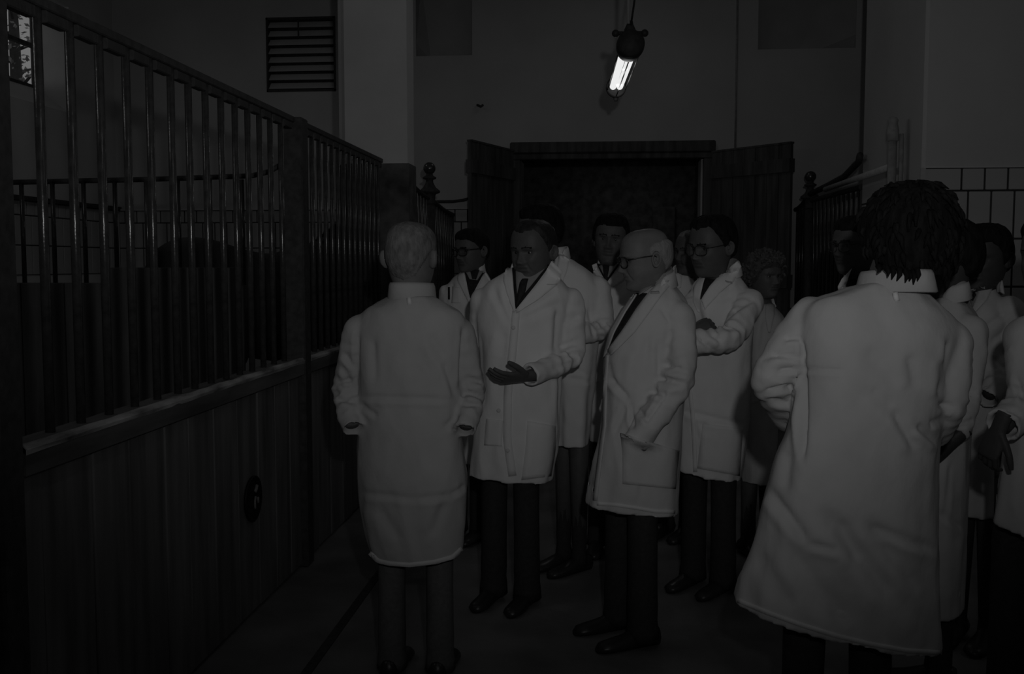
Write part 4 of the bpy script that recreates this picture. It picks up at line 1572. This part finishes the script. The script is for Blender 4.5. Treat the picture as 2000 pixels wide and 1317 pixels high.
patch(cl, [(908, 532), (912, 555), (918, 582)], [(946, 532), (933, 556), (919, 583)], 5.58, .004, .003, 'suit', 'pullover', per, nc=7)
patch(cl, [(909, 530), (917, 546)], [(944, 530), (932, 548)], 5.58, .008, .003, 'shirt', 'shirt_front', per, nc=7)
patch(cl, [(918, 529), (922, 546)], [(936, 529), (930, 547)], 5.58, .012, .003, 'tie', 'tie', per)
patch(cl, [(896, 537), (894, 548), (905, 570), (917, 592)], [(908, 533), (910, 550), (914, 568), (918, 586)], 5.58, .012, .006, 'coat_cotton', 'lapel', per)
patch(cl, [(948, 528), (938, 552), (919, 585)], [(958, 545), (946, 570), (922, 594)], 5.58, .012, .006, 'coat_cotton', 'lapel', per)
patch(cl, [(884, 560), (882, 592)], [(899, 562), (900, 592)], 5.58, .004, .003, 'coat_cotton', 'breast_pocket', per)
pn, nn_ = cl.hit(878, 572, 5.58)
MB().tube([pn + nn_ * .012 + Vector((0, 0, .03)), pn + nn_ * .012 - Vector((0, 0, .04))], 0.006, 8).build('pen', 'tie', per, True)
build_glasses(H4, per, heavy=0.0034)

# --- young man between the speaker and the old man
per, cl, co = person(
    'young dark-haired man facing the camera between tall man and old man, tie and white coat', 5.5,
    [(1150, 860, 1235, 860, .14), (1150, 760, 1238, 760, .145), (1148, 680, 1240, 680, .145), (1145, 610, 1245, 610, .14), (1148, 566, 1246, 570, .135), (1156, 540, 1238, 544, .115), (1168, 522, 1222, 524, .085), (1174, 511, 1212, 511, .058)],
    [Arm((1156, 575, 5.5), (1150, 670, 5.5), (1165, 750, 5.4), .056, .052, .045), Arm((1236, 575, 5.5), (1240, 670, 5.5), (1225, 750, 5.4), .056, .052, .045)],
    Head(1193, 466, 5.46, -6, 4, 5, 1.12, .97), -4, shirt_band=dict(h=.050, gap=32, tilt=.024, flare=.010, dr=-0.004, base=0.0), hair=dict(style='side', thick=0.016, mats='hair_dark', amp=0.004), seed=7, fold=0.03, voxel=.01,
    collar=dict(h=.036, gap=58, tilt=.016, flare=.02), lines=[(1200, 580, 1235, 540, 6, .006), (1205, 610, 1240, 575, 6, .005)])
patch(cl, [(1166, 515), (1172, 530), (1183, 550)], [(1210, 517), (1201, 530), (1185, 552)], 5.37, .004, .003, 'suit', 'jacket_front', per, nc=7)
patch(cl, [(1170, 515), (1174, 526), (1181, 540)], [(1206, 517), (1198, 528), (1188, 542)], 5.37, .008, .003, 'shirt', 'shirt_front', per, nc=7)
patch(cl, [(1178, 519), (1179, 530), (1182, 550)], [(1191, 519), (1189, 530), (1185, 551)], 5.37, .012, .004, 'tie', 'tie', per)
patch(cl, [(1156, 518), (1160, 532), (1173, 550), (1183, 560)], [(1165, 514), (1170, 530), (1178, 544), (1184, 553)], 5.37, .012, .006, 'coat_cotton', 'lapel', per)
patch(cl, [(1211, 515), (1203, 532), (1185, 554)], [(1224, 524), (1218, 547), (1188, 570)], 5.37, .012, .006, 'coat_cotton', 'lapel', per)

# --- old bald man in profile
H6 = Head(1260, 503, 4.16, -74, 10, 0, 1.04, .98, age=1.0, nose=1.15)
per, cl, co = person(
    'old bald man with white fringe and glasses in left profile, hand in coat pocket', 4.2,
    [(1144, 978, 1322, 1001, .17), (1152, 930, 1325, 940, .175), (1162, 880, 1328, 890, .175), (1172, 830, 1332, 840, .175), (1178, 780, 1336, 790, .175), (1180, 740, 1340, 750, .175), (1182, 690, 1345, 700, .175),
     (1190, 650, 1350, 650, .175), (1203, 622, 1350, 622, .168), (1220, 598, 1343, 594, .15), (1238, 578, 1330, 572, .12), (1252, 564, 1312, 550, .076)],
    [Arm((1324, 622, 4.10), (1334, 738, 4.03), (1238, 866, 3.975), .072, .062, .056, amp=.012), Arm((1240, 625, 4.3), (1215, 740, 4.32), (1190, 810, 4.25), .068, .06, .05)],
    H6, -62, skin='skin_old', coat='coat_cotton_old', hair=dict(style='bald', thick=0.012, mats='hair_white', amp=0.003, freq=(50, 50, 14)), brow='hair_grey', seed=8, fold=0.03,
    collar=dict(h=.040, gap=70, tilt=.022, flare=.022), shirt_band=dict(h=.050, gap=55, tilt=.026, flare=.008, dr=-0.006, base=0.0),
    lines=[(1190, 738, 1229, 781, 5, .009), (1186, 705, 1200, 755, 6, .006), (1232, 785, 1236, 838, 4, .010), (1225, 790, 1198, 850, 6, .007), (1245, 800, 1272, 828, 5, .008),
           (1285, 660, 1288, 740, 6, .009), (1290, 712, 1335, 722, 6, .010), (1280, 738, 1330, 748, 5, .009), (1262, 765, 1300, 770, 5, .009),
           (1300, 770, 1262, 825, 4, .009), (1265, 655, 1250, 760, 8, .005), (1258, 880, 1250, 985, 6, .004), (1245, 690, 1232, 770, 7, .005), (1310, 640, 1300, 690, 8, .006), (1290, 600, 1310, 630, 5, .006)])
Y6 = 4.05
patch(cl, [(1244, 573), (1223, 606), (1203, 642), (1188, 676)], [(1266, 574), (1242, 607), (1216, 645), (1190, 680)], Y6, .005, .004, 'suit', 'jacket_front', per, nc=5)
patch(cl, [(1238, 577), (1214, 612), (1192, 650), (1181, 700)], [(1246, 577), (1223, 612), (1202, 650), (1187, 690)], Y6, .011, .006, 'coat_cotton_old', 'lapel', per)
patch(cl, [(1300, 540), (1266, 575), (1243, 607), (1218, 645), (1190, 684)], [(1312, 555), (1292, 578), (1268, 612), (1240, 650), (1196, 694)], Y6, .013, .007, 'coat_cotton_old', 'lapel', per, nr=18)
patch(cl, [(1249, 568), (1250, 578)], [(1299, 535), (1303, 541)], Y6, .010, .004, 'shirt', 'shirt_collar', per, nc=9, nr=6)
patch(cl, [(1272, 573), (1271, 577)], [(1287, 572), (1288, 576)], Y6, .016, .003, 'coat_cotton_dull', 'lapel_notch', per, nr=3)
strip(cl, [(1186, 694), (1182, 760), (1181, 830), (1172, 900), (1163, 978)], 8, Y6, .006, .005, 'coat_cotton_old', 'placket', per, n=24)
patch(cl, [(1212, 846), (1216, 880), (1216, 945)], [(1325, 880), (1321, 915), (1318, 955)], Y6, .008, .004, 'coat_cotton_old', 'pocket', per, nc=9)
build_glasses(H6, per, heavy=0.0026)

strip(cl, [(1166, 984), (1200, 986), (1240, 992), (1280, 999), (1318, 1000)], 7, 4.03, .003, .004, 'coat_cotton', 'hem', per, n=30)

# --- man in glasses with folded arms
H7 = Head(1390, 480, 4.82, -50, 10, 2, 1.12)
per, cl, co = person(
    'man in glasses with folded arms looking down left, swept-back dark hair, white coat', 4.9,
    [(1323, 914, 1448, 936, .15), (1326, 850, 1460, 860, .16), (1325, 790, 1465, 795, .16), (1330, 730, 1468, 735, .16), (1335, 690, 1468, 690, .16), (1340, 640, 1472, 640, .155), (1345, 602, 1474, 602, .15),
     (1348, 573, 1468, 575, .13), (1356, 553, 1453, 552, .11), (1374, 536, 1440, 530, .08)],
    [Arm((1462, 592, 4.82), (1428, 664, 4.60), (1345, 668, 4.52), .072, .062, .056, amp=.012),
     Arm((1358, 596, 4.85), (1342, 662, 4.62), (1352, 650, 4.58), .066, .058, .046,
         hand=dict(dir=tuple(P(1400, 628, 4.62) - P(1352, 650, 4.58)), nrm=(-.2, -1, .5), side=(-.3, 0, 1), curl=(.5, .5, .4), L=.17, thumb=.3))],
    H7, -38, hair=dict(style='receding', thick=0.020, mats='hair_dark', amp=0.005), seed=9, fold=0.03,
    collar=dict(h=.040, gap=66, tilt=.022, flare=.022), shirt_band=dict(h=.046, gap=55, tilt=.024, flare=.008, dr=-0.006, base=0.0),
    lines=[(1388, 652, 1410, 668, 5, .010), (1366, 660, 1400, 692, 5, .009), (1410, 625, 1440, 600, 6, .008), (1425, 608, 1475, 585, 5, .007), (1405, 640, 1450, 640, 6, .006), (1330, 802, 1450, 830, 5, .007),
           (1372, 825, 1385, 850, 5, .006), (1385, 570, 1425, 560, 5, .005), (1400, 590, 1430, 575, 6, .005), (1420, 560, 1444, 520, 4, .005)])
Y7 = 4.75
patch(cl, [(1380, 540), (1373, 556), (1367, 584)], [(1404, 542), (1385, 562), (1369, 586)], Y7, .005, .004, 'suit', 'jacket_front', per)
patch(cl, [(1366, 546), (1356, 562), (1353, 588), (1362, 610)], [(1379, 540), (1374, 556), (1368, 582), (1366, 612)], Y7, .010, .006, 'coat_cotton', 'lapel', per)
patch(cl, [(1440, 510), (1404, 541), (1386, 560), (1369, 588)], [(1448, 520), (1432, 552), (1405, 574), (1376, 606)], Y7, .014, .007, 'coat_cotton', 'lapel', per)
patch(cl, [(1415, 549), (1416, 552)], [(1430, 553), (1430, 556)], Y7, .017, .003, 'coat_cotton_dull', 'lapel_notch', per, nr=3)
patch(cl, [(1372, 828), (1362, 915)], [(1450, 836), (1444, 930)], Y7, .005, .004, 'coat_cotton', 'pocket', per, nc=8)
strip(cl, [(1340, 700), (1352, 800), (1356, 860), (1358, 922)], 8, Y7, .004, .004, 'coat_cotton', 'placket', per)
build_glasses(H7, per, heavy=0.0018)

# --- man half hidden behind him
per, cl, co = person(
    'balding man half hidden behind the man with folded arms, only face and collar showing', 5.85,
    [(1288, 800, 1360, 800, .14), (1287, 650, 1362, 650, .145), (1289, 592, 1362, 592, .14), (1293, 563, 1362, 563, .12), (1303, 546, 1356, 548, .1), (1318, 533, 1350, 533, .06)],
    [Arm((1302, 570, 5.85), (1298, 650, 5.85), (1310, 720, 5.75), .05, .05, .045), Arm((1352, 570, 5.85), (1356, 650, 5.85), (1345, 720, 5.75), .05, .05, .045)],
    Head(1352, 492, 5.82, -52, 2, 0, 1.06), -30, hair=dict(style='receding', thick=0.005, mats='hair_grey', amp=0.002), seed=10, voxel=.011, fold=.02,
    collar=dict(h=.036, gap=60, tilt=.014, flare=.02))
patch(cl, [(1312, 540), (1308, 552), (1318, 566)], [(1330, 534), (1332, 545), (1330, 562)], 5.72, .012, .006, 'coat_cotton', 'lapel', per)

# --- woman with short curly hair
per, cl, co = person(
    'woman with short curly light hair looking right, white coat, behind the folded-arms man', 5.5,
    [(1448, 938, 1514, 942, .13), (1446, 860, 1520, 860, .135), (1448, 780, 1522, 780, .13), (1455, 710, 1528, 712, .13), (1458, 655, 1533, 660, .12), (1464, 622, 1533, 626, .11), (1474, 603, 1520, 607, .085), (1484, 592, 1508, 594, .05)],
    [Arm((1470, 634, 5.5), (1462, 720, 5.5), (1472, 790, 5.4), .05, .046, .04), Arm((1524, 638, 5.5), (1528, 722, 5.48), (1520, 790, 5.4), .05, .046, .04)],
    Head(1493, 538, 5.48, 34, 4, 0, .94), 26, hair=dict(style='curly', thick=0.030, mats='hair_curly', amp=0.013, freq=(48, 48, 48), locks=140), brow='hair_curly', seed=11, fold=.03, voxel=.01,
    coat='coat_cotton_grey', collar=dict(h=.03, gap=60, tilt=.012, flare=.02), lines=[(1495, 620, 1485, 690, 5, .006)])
patch(cl, [(1496, 596), (1494, 618), (1500, 650)], [(1511, 594), (1512, 616), (1504, 650)], 5.4, .010, .006, 'coat_cotton_grey', 'lapel', per)

# --- man in glasses looking left behind the bushy-haired person
H10 = Head(1671, 478, 4.68, -58, 4, 0, 1.05)
per, cl, co = person(
    'man in glasses facing left, partly hidden behind the bushy dark head at right', 4.7,
    [(1622, 860, 1738, 860, .14), (1622, 760, 1740, 760, .145), (1624, 660, 1742, 660, .145), (1628, 606, 1738, 606, .135), (1634, 580, 1728, 580, .12), (1645, 562, 1712, 562, .1), (1656, 548, 1702, 548, .064)],
    [Arm((1642, 602, 4.7), (1632, 700, 4.7), (1650, 770, 4.6), .062, .055, .045), Arm((1724, 602, 4.7), (1730, 700, 4.7), (1720, 770, 4.6), .062, .055, .045)],
    H10, -40, hair=dict(style='short', thick=0.014, mats='hair_dark', amp=0.004), seed=12, fold=.02, voxel=.01, collar=dict(h=.036, gap=60, tilt=.014, flare=.02))
patch(cl, [(1644, 545), (1636, 560), (1640, 585)], [(1664, 524), (1656, 545), (1652, 580)], 4.58, .012, .006, 'coat_cotton', 'lapel', per)
patch(cl, [(1660, 535), (1654, 560)], [(1690, 540), (1666, 562)], 4.58, .006, .004, 'suit', 'jacket_front', per)
build_glasses(H10, per, heavy=0.0016)

# --- dark-haired man beyond the bushy head, seen from behind left
per, cl, co = person(
    'dark-haired man turned away, half hidden to the right of the bushy-haired person, hands behind back', 3.75,
    [(1788, 1186, 1883, 1181, .2), (1785, 1090, 1887, 1090, .2), (1785, 1000, 1890, 1000, .2), (1785, 880, 1897, 880, .2), (1790, 760, 1908, 760, .2), (1792, 700, 1918, 700, .195), (1798, 650, 1922, 648, .185), (1806, 622, 1912, 622, .16), (1818, 600, 1896, 598, .12), (1830, 582, 1880, 578, .072)],
    [Arm((1892, 650, 3.62), (1884, 780, 3.56), (1862, 850, 3.50), .068, .058, .048,
         hand=dict(dir=(-.55, .05, -.55), nrm=(.5, -.8, -.3), side=(-.2, .2, .9), off=(0, 0, -.02), curl=(.4, .6, .4))),
     Arm((1812, 650, 3.9), (1800, 770, 3.95), (1830, 850, 3.9), .064, .056, .046)],
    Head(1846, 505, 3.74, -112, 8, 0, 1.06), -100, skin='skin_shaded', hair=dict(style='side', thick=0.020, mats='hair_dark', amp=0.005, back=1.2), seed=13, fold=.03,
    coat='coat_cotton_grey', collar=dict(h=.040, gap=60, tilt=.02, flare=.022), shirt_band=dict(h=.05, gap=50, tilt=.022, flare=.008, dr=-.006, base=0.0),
    lines=[(1885, 640, 1875, 700, 6, .007), (1878, 760, 1905, 770, 5, .007), (1875, 830, 1905, 820, 5, .007), (1835, 1000, 1885, 1035, 6, .006), (1860, 900, 1845, 1020, 6, .006)])

# --- man at far right facing left
H13 = Head(1924, 503, 4.28, -48, 6, 0, 1.08)
per, cl, co = person(
    'man with dark side-parted hair and tie at far right, facing left, in shade', 4.3,
    [(1868, 990, 1946, 1004, .17), (1878, 900, 1960, 905, .18), (1888, 800, 1966, 800, .18), (1890, 720, 1968, 720, .18), (1888, 660, 1974, 660, .18), (1885, 622, 1978, 622, .17), (1890, 597, 1968, 599, .14), (1898, 577, 1955, 579, .1), (1904, 564, 1946, 562, .068)],
    [Arm((1970, 610, 4.22), (1974, 715, 4.18), (1925, 780, 4.05), .066, .058, .048), Arm((1896, 615, 4.4), (1888, 715, 4.4), (1900, 790, 4.2), .064, .056, .046)],
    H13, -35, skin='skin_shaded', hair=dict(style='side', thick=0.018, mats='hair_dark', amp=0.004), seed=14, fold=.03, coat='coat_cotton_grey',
    collar=dict(h=.038, gap=62, tilt=.018, flare=.02), shirt_band=dict(h=.046, gap=52, tilt=.02, flare=.008, dr=-.006, base=0.0),
    lines=[(1925, 640, 1965, 610, 6, .007), (1935, 670, 1975, 640, 6, .007), (1940, 700, 1965, 720, 5, .007), (1915, 760, 1950, 735, 6, .006), (1895, 680, 1900, 760, 6, .006)])
patch(cl, [(1893, 566), (1894, 580), (1900, 600)], [(1912, 562), (1908, 580), (1902, 602)], 4.14, .006, .004, 'shirt', 'shirt_front', per)
patch(cl, [(1896, 568), (1894, 577), (1899, 588)], [(1905, 568), (1908, 578), (1902, 589)], 4.14, .011, .004, 'tie', 'tie', per)
patch(cl, [(1914, 560), (1908, 582), (1901, 606)], [(1936, 566), (1928, 586), (1905, 612)], 4.14, .012, .006, 'coat_cotton_grey', 'lapel', per)

# --- person cut by the right edge
per, cl, co = person(
    'person cut off by the right edge, only white coat sleeve and clasped dark hand showing', 3.2,
    [(1938, 1012, 2130, 1062, .15), (1950, 930, 2125, 960, .155), (1962, 850, 2125, 860, .15), (1975, 780, 2125, 780, .145), (1984, 700, 2130, 700, .14), (1992, 650, 2130, 650, .135), (2004, 615, 2118, 615, .12), (2028, 592, 2098, 592, .09), (2040, 578, 2086, 578, .06)],
    [Arm((2006, 660, 3.15), (2010, 790, 3.08), (1958, 832, 2.98), .068, .058, .05,
         hand=dict(dir=(-.22, .1, -.7), nrm=(-.7, -.5, .2), side=(-.4, -.8, .2), off=(-.01, 0, -.01), curl=(.5, .7, .5), L=.165)),
     Arm((2115, 660, 3.2), (2125, 790, 3.2), (2060, 830, 3.05), .066, .056, .046)],
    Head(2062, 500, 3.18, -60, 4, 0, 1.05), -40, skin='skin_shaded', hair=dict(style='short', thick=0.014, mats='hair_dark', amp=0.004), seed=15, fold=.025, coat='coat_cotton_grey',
    collar=dict(h=.038, gap=62, tilt=.018, flare=.02), lines=[(1985, 740, 2000, 790, 5, .008), (1965, 800, 1998, 812, 5, .006)])

# --- big person from behind, bushy dark hair (nearest figure)
rows11 = [(1437, 1160, 1838, 1262, .20), (1452, 1110, 1836, 1200, .20), (1475, 1030, 1834, 1110, .20), (1497, 950, 1832, 1020, .20), (1520, 880, 1832, 930, .195), (1543, 820, 1838, 850, .19), (1556, 760, 1850, 780, .185),
          (1562, 700, 1862, 715, .18), (1562, 645, 1876, 668, .17), (1567, 610, 1878, 648, .155), (1592, 584, 1862, 618, .135), (1640, 567, 1835, 592, .115), (1692, 552, 1806, 565, .085)]
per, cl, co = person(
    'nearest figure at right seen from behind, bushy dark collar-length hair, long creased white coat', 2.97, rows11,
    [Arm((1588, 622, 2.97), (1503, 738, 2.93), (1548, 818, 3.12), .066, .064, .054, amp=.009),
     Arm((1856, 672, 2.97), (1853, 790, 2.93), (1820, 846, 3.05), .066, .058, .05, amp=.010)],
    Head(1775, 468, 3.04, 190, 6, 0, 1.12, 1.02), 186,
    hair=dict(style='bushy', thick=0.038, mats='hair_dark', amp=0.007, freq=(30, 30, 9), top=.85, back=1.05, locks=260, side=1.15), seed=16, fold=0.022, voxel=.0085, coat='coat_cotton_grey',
    collar=dict(h=.040, gap=40, tilt=.006, flare=.022),
    lines=[(1568, 690, 1567, 900, 6, .016), (1565, 722, 1650, 726, 4, .005), (1500, 690, 1566, 700, 5, .008), (1520, 725, 1562, 720, 5, .010), (1488, 768, 1555, 752, 5, .010), (1495, 780, 1545, 790, 5, .008), (1480, 700, 1530, 690, 9, .006), (1530, 662, 1568, 660, 5, .008),
           (1566, 668, 1570, 700, 5, .010), (1500, 955, 1580, 1062, 10, .010), (1580, 1062, 1640, 1075, 7, .007), (1600, 990, 1760, 1180, 20, .012), (1690, 1010, 1800, 1160, 16, .010), (1530, 1060, 1660, 1230, 22, .010), (1700, 1030, 1830, 1075, 9, .009), (1640, 1015, 1680, 1100, 14, .008),
           (1745, 800, 1790, 880, 10, .010), (1700, 760, 1745, 800, 14, .006), (1790, 830, 1835, 868, 8, .012), (1780, 690, 1790, 760, 12, .007), (1840, 700, 1835, 780, 8, .008), (1832, 792, 1862, 796, 6, .012), (1815, 830, 1840, 820, 6, .008), (1855, 660, 1848, 760, 7, .008),
           (1700, 560, 1750, 700, 26, .004), (1690, 680, 1760, 760, 20, .006), (1540, 880, 1535, 960, 10, .006), (1480, 1080, 1550, 1190, 18, .007)])
MB().tube([P(1748, 572, 2.86), P(1752, 588, 2.855)], 0.008, 8).build('hanger_loop', 'coat_cotton', per, True)
wi = MB()
for (x0, y0, x1, y1) in ((1756, 525, 1752, 548), (1768, 527, 1768, 552), (1780, 528, 1784, 556), (1790, 525, 1792, 549), (1730, 522, 1734, 541), (1716, 520, 1714, 533), (1774, 530, 1776, 549), (1742, 522, 1742, 545)):
    a, c = P(x0, y0, 2.862), P(x1, y1, 2.845)
    wi.tube([a, a.lerp(c, .5) + Vector((.004, -.004, 0)), c], [0.010, 0.007, 0.0015], 6)
wi.build('hair_wisps', 'hair_dark', per, True)
strip(cl, [(1442, 1173), (1500, 1197), (1560, 1219), (1630, 1241), (1700, 1258), (1770, 1271), (1834, 1275)], 9, 2.77, .003, .004, 'coat_cotton_old', 'hem', per, n=48)


# ------------------------------------------------------------------ dark horse in the second left stall
def horse():
    o0 = Vector((-2.5, 7.0, 0))
    F = Vector((0.45, 0.89, 0)).normalized()
    Sd = Vector((-F.y, F.x, 0))
    Z = Vector((0, 0, 1))

    def at(f, s, z):
        return o0 + F * f * 1.05 + Sd * s + Z * z * 1.05
    mb = MB()
    # trunk
    tr_ = [(-0.84, 1.30, 0.06, 0.10), (-0.80, 1.32, 0.20, 0.28), (-0.64, 1.32, 0.29, 0.37), (-0.42, 1.30, 0.30, 0.39), (-0.15, 1.26, 0.30, 0.37), (0.15, 1.22, 0.31, 0.38), (0.42, 1.24, 0.29, 0.42), (0.60, 1.28, 0.25, 0.40), (0.74, 1.30, 0.17, 0.28), (0.80, 1.30, 0.06, 0.12)]
    mb.loft([[at(f, w * math.cos(2 * PI * k / 28), z + h * math.sin(2 * PI * k / 28)) for k in range(28)] for f, z, w, h in catmull(tr_, 4)])
    # neck and head
    mb.tube([at(0.50, 0, 1.36), at(0.68, 0, 1.50), at(0.86, 0, 1.64), at(1.00, 0, 1.76)], [0.27, 0.22, 0.16, 0.12], 20)
    mb.tube([at(0.98, 0, 1.80), at(1.06, 0, 1.76), at(1.16, 0, 1.64), at(1.28, 0, 1.48), at(1.38, 0, 1.34), at(1.42, 0, 1.28)], [0.09, 0.125, 0.115, 0.085, 0.07, 0.045], 20)
    for s in (-1, 1):
        mb.tube([at(0.98, 0.06 * s, 1.84), at(0.98, 0.075 * s, 1.90), at(1.0, 0.08 * s, 1.97)], [0.03, 0.03, 0.006], 10)
        # fore leg
        mb.tube([at(0.55, 0.15 * s, 1.15), at(0.57, 0.16 * s, 0.85), at(0.58, 0.15 * s, 0.55), at(0.58, 0.15 * s, 0.48), at(0.57, 0.15 * s, 0.25), at(0.58, 0.15 * s, 0.12), at(0.62, 0.15 * s, 0.06), at(0.63, 0.15 * s, 0.0)],
                [0.15, 0.10, 0.062, 0.06, 0.042, 0.05, 0.055, 0.068], 14)
        # hind leg with hock
        mb.tube([at(-0.52, 0.15 * s, 1.2), at(-0.46, 0.18 * s, 0.92), at(-0.58, 0.17 * s, 0.68), at(-0.70, 0.16 * s, 0.54), at(-0.68, 0.16 * s, 0.44), at(-0.63, 0.16 * s, 0.22), at(-0.60, 0.16 * s, 0.11), at(-0.56, 0.16 * s, 0.05), at(-0.55, 0.16 * s, 0.0)],
                [0.24, 0.17, 0.095, 0.07, 0.062, 0.045, 0.05, 0.055, 0.068], 14)
    me = remesh(mb, 0.022, 4)
    h = empty('horse', o0, 'dark horse standing behind the bars of the left stalls', 'horse')
    link_mesh('body', me, ['horse_coat'], h)
    m = MB()
    for k in range(40):
        t = k / 39
        b_ = at(0.50 + 0.47 * t, 0, 1.60 + 0.27 * t)
        s = -1 if k % 3 else 1
        m.tube([b_, b_ + Sd * 0.06 * s + Z * 0.02, b_ + Sd * 0.11 * s - Z * 0.10, b_ + Sd * 0.12 * s - Z * 0.22], [0.012, 0.014, 0.010, 0.003], 6)
    m.build('mane', 'horse_hair', h, True)
    m = MB()
    for k in range(18):
        a = k * 2.4
        m.tube([at(-0.78, 0, 1.42), at(-0.90, 0.02 * math.cos(a), 1.34), at(-0.93, 0.05 * math.cos(a), 0.95), at(-0.90 + .04 * math.sin(a), 0.06 * math.cos(a), 0.55)], [0.02, 0.025, 0.02, 0.004], 6)
    m.build('tail', 'horse_hair', h, True)


horse()
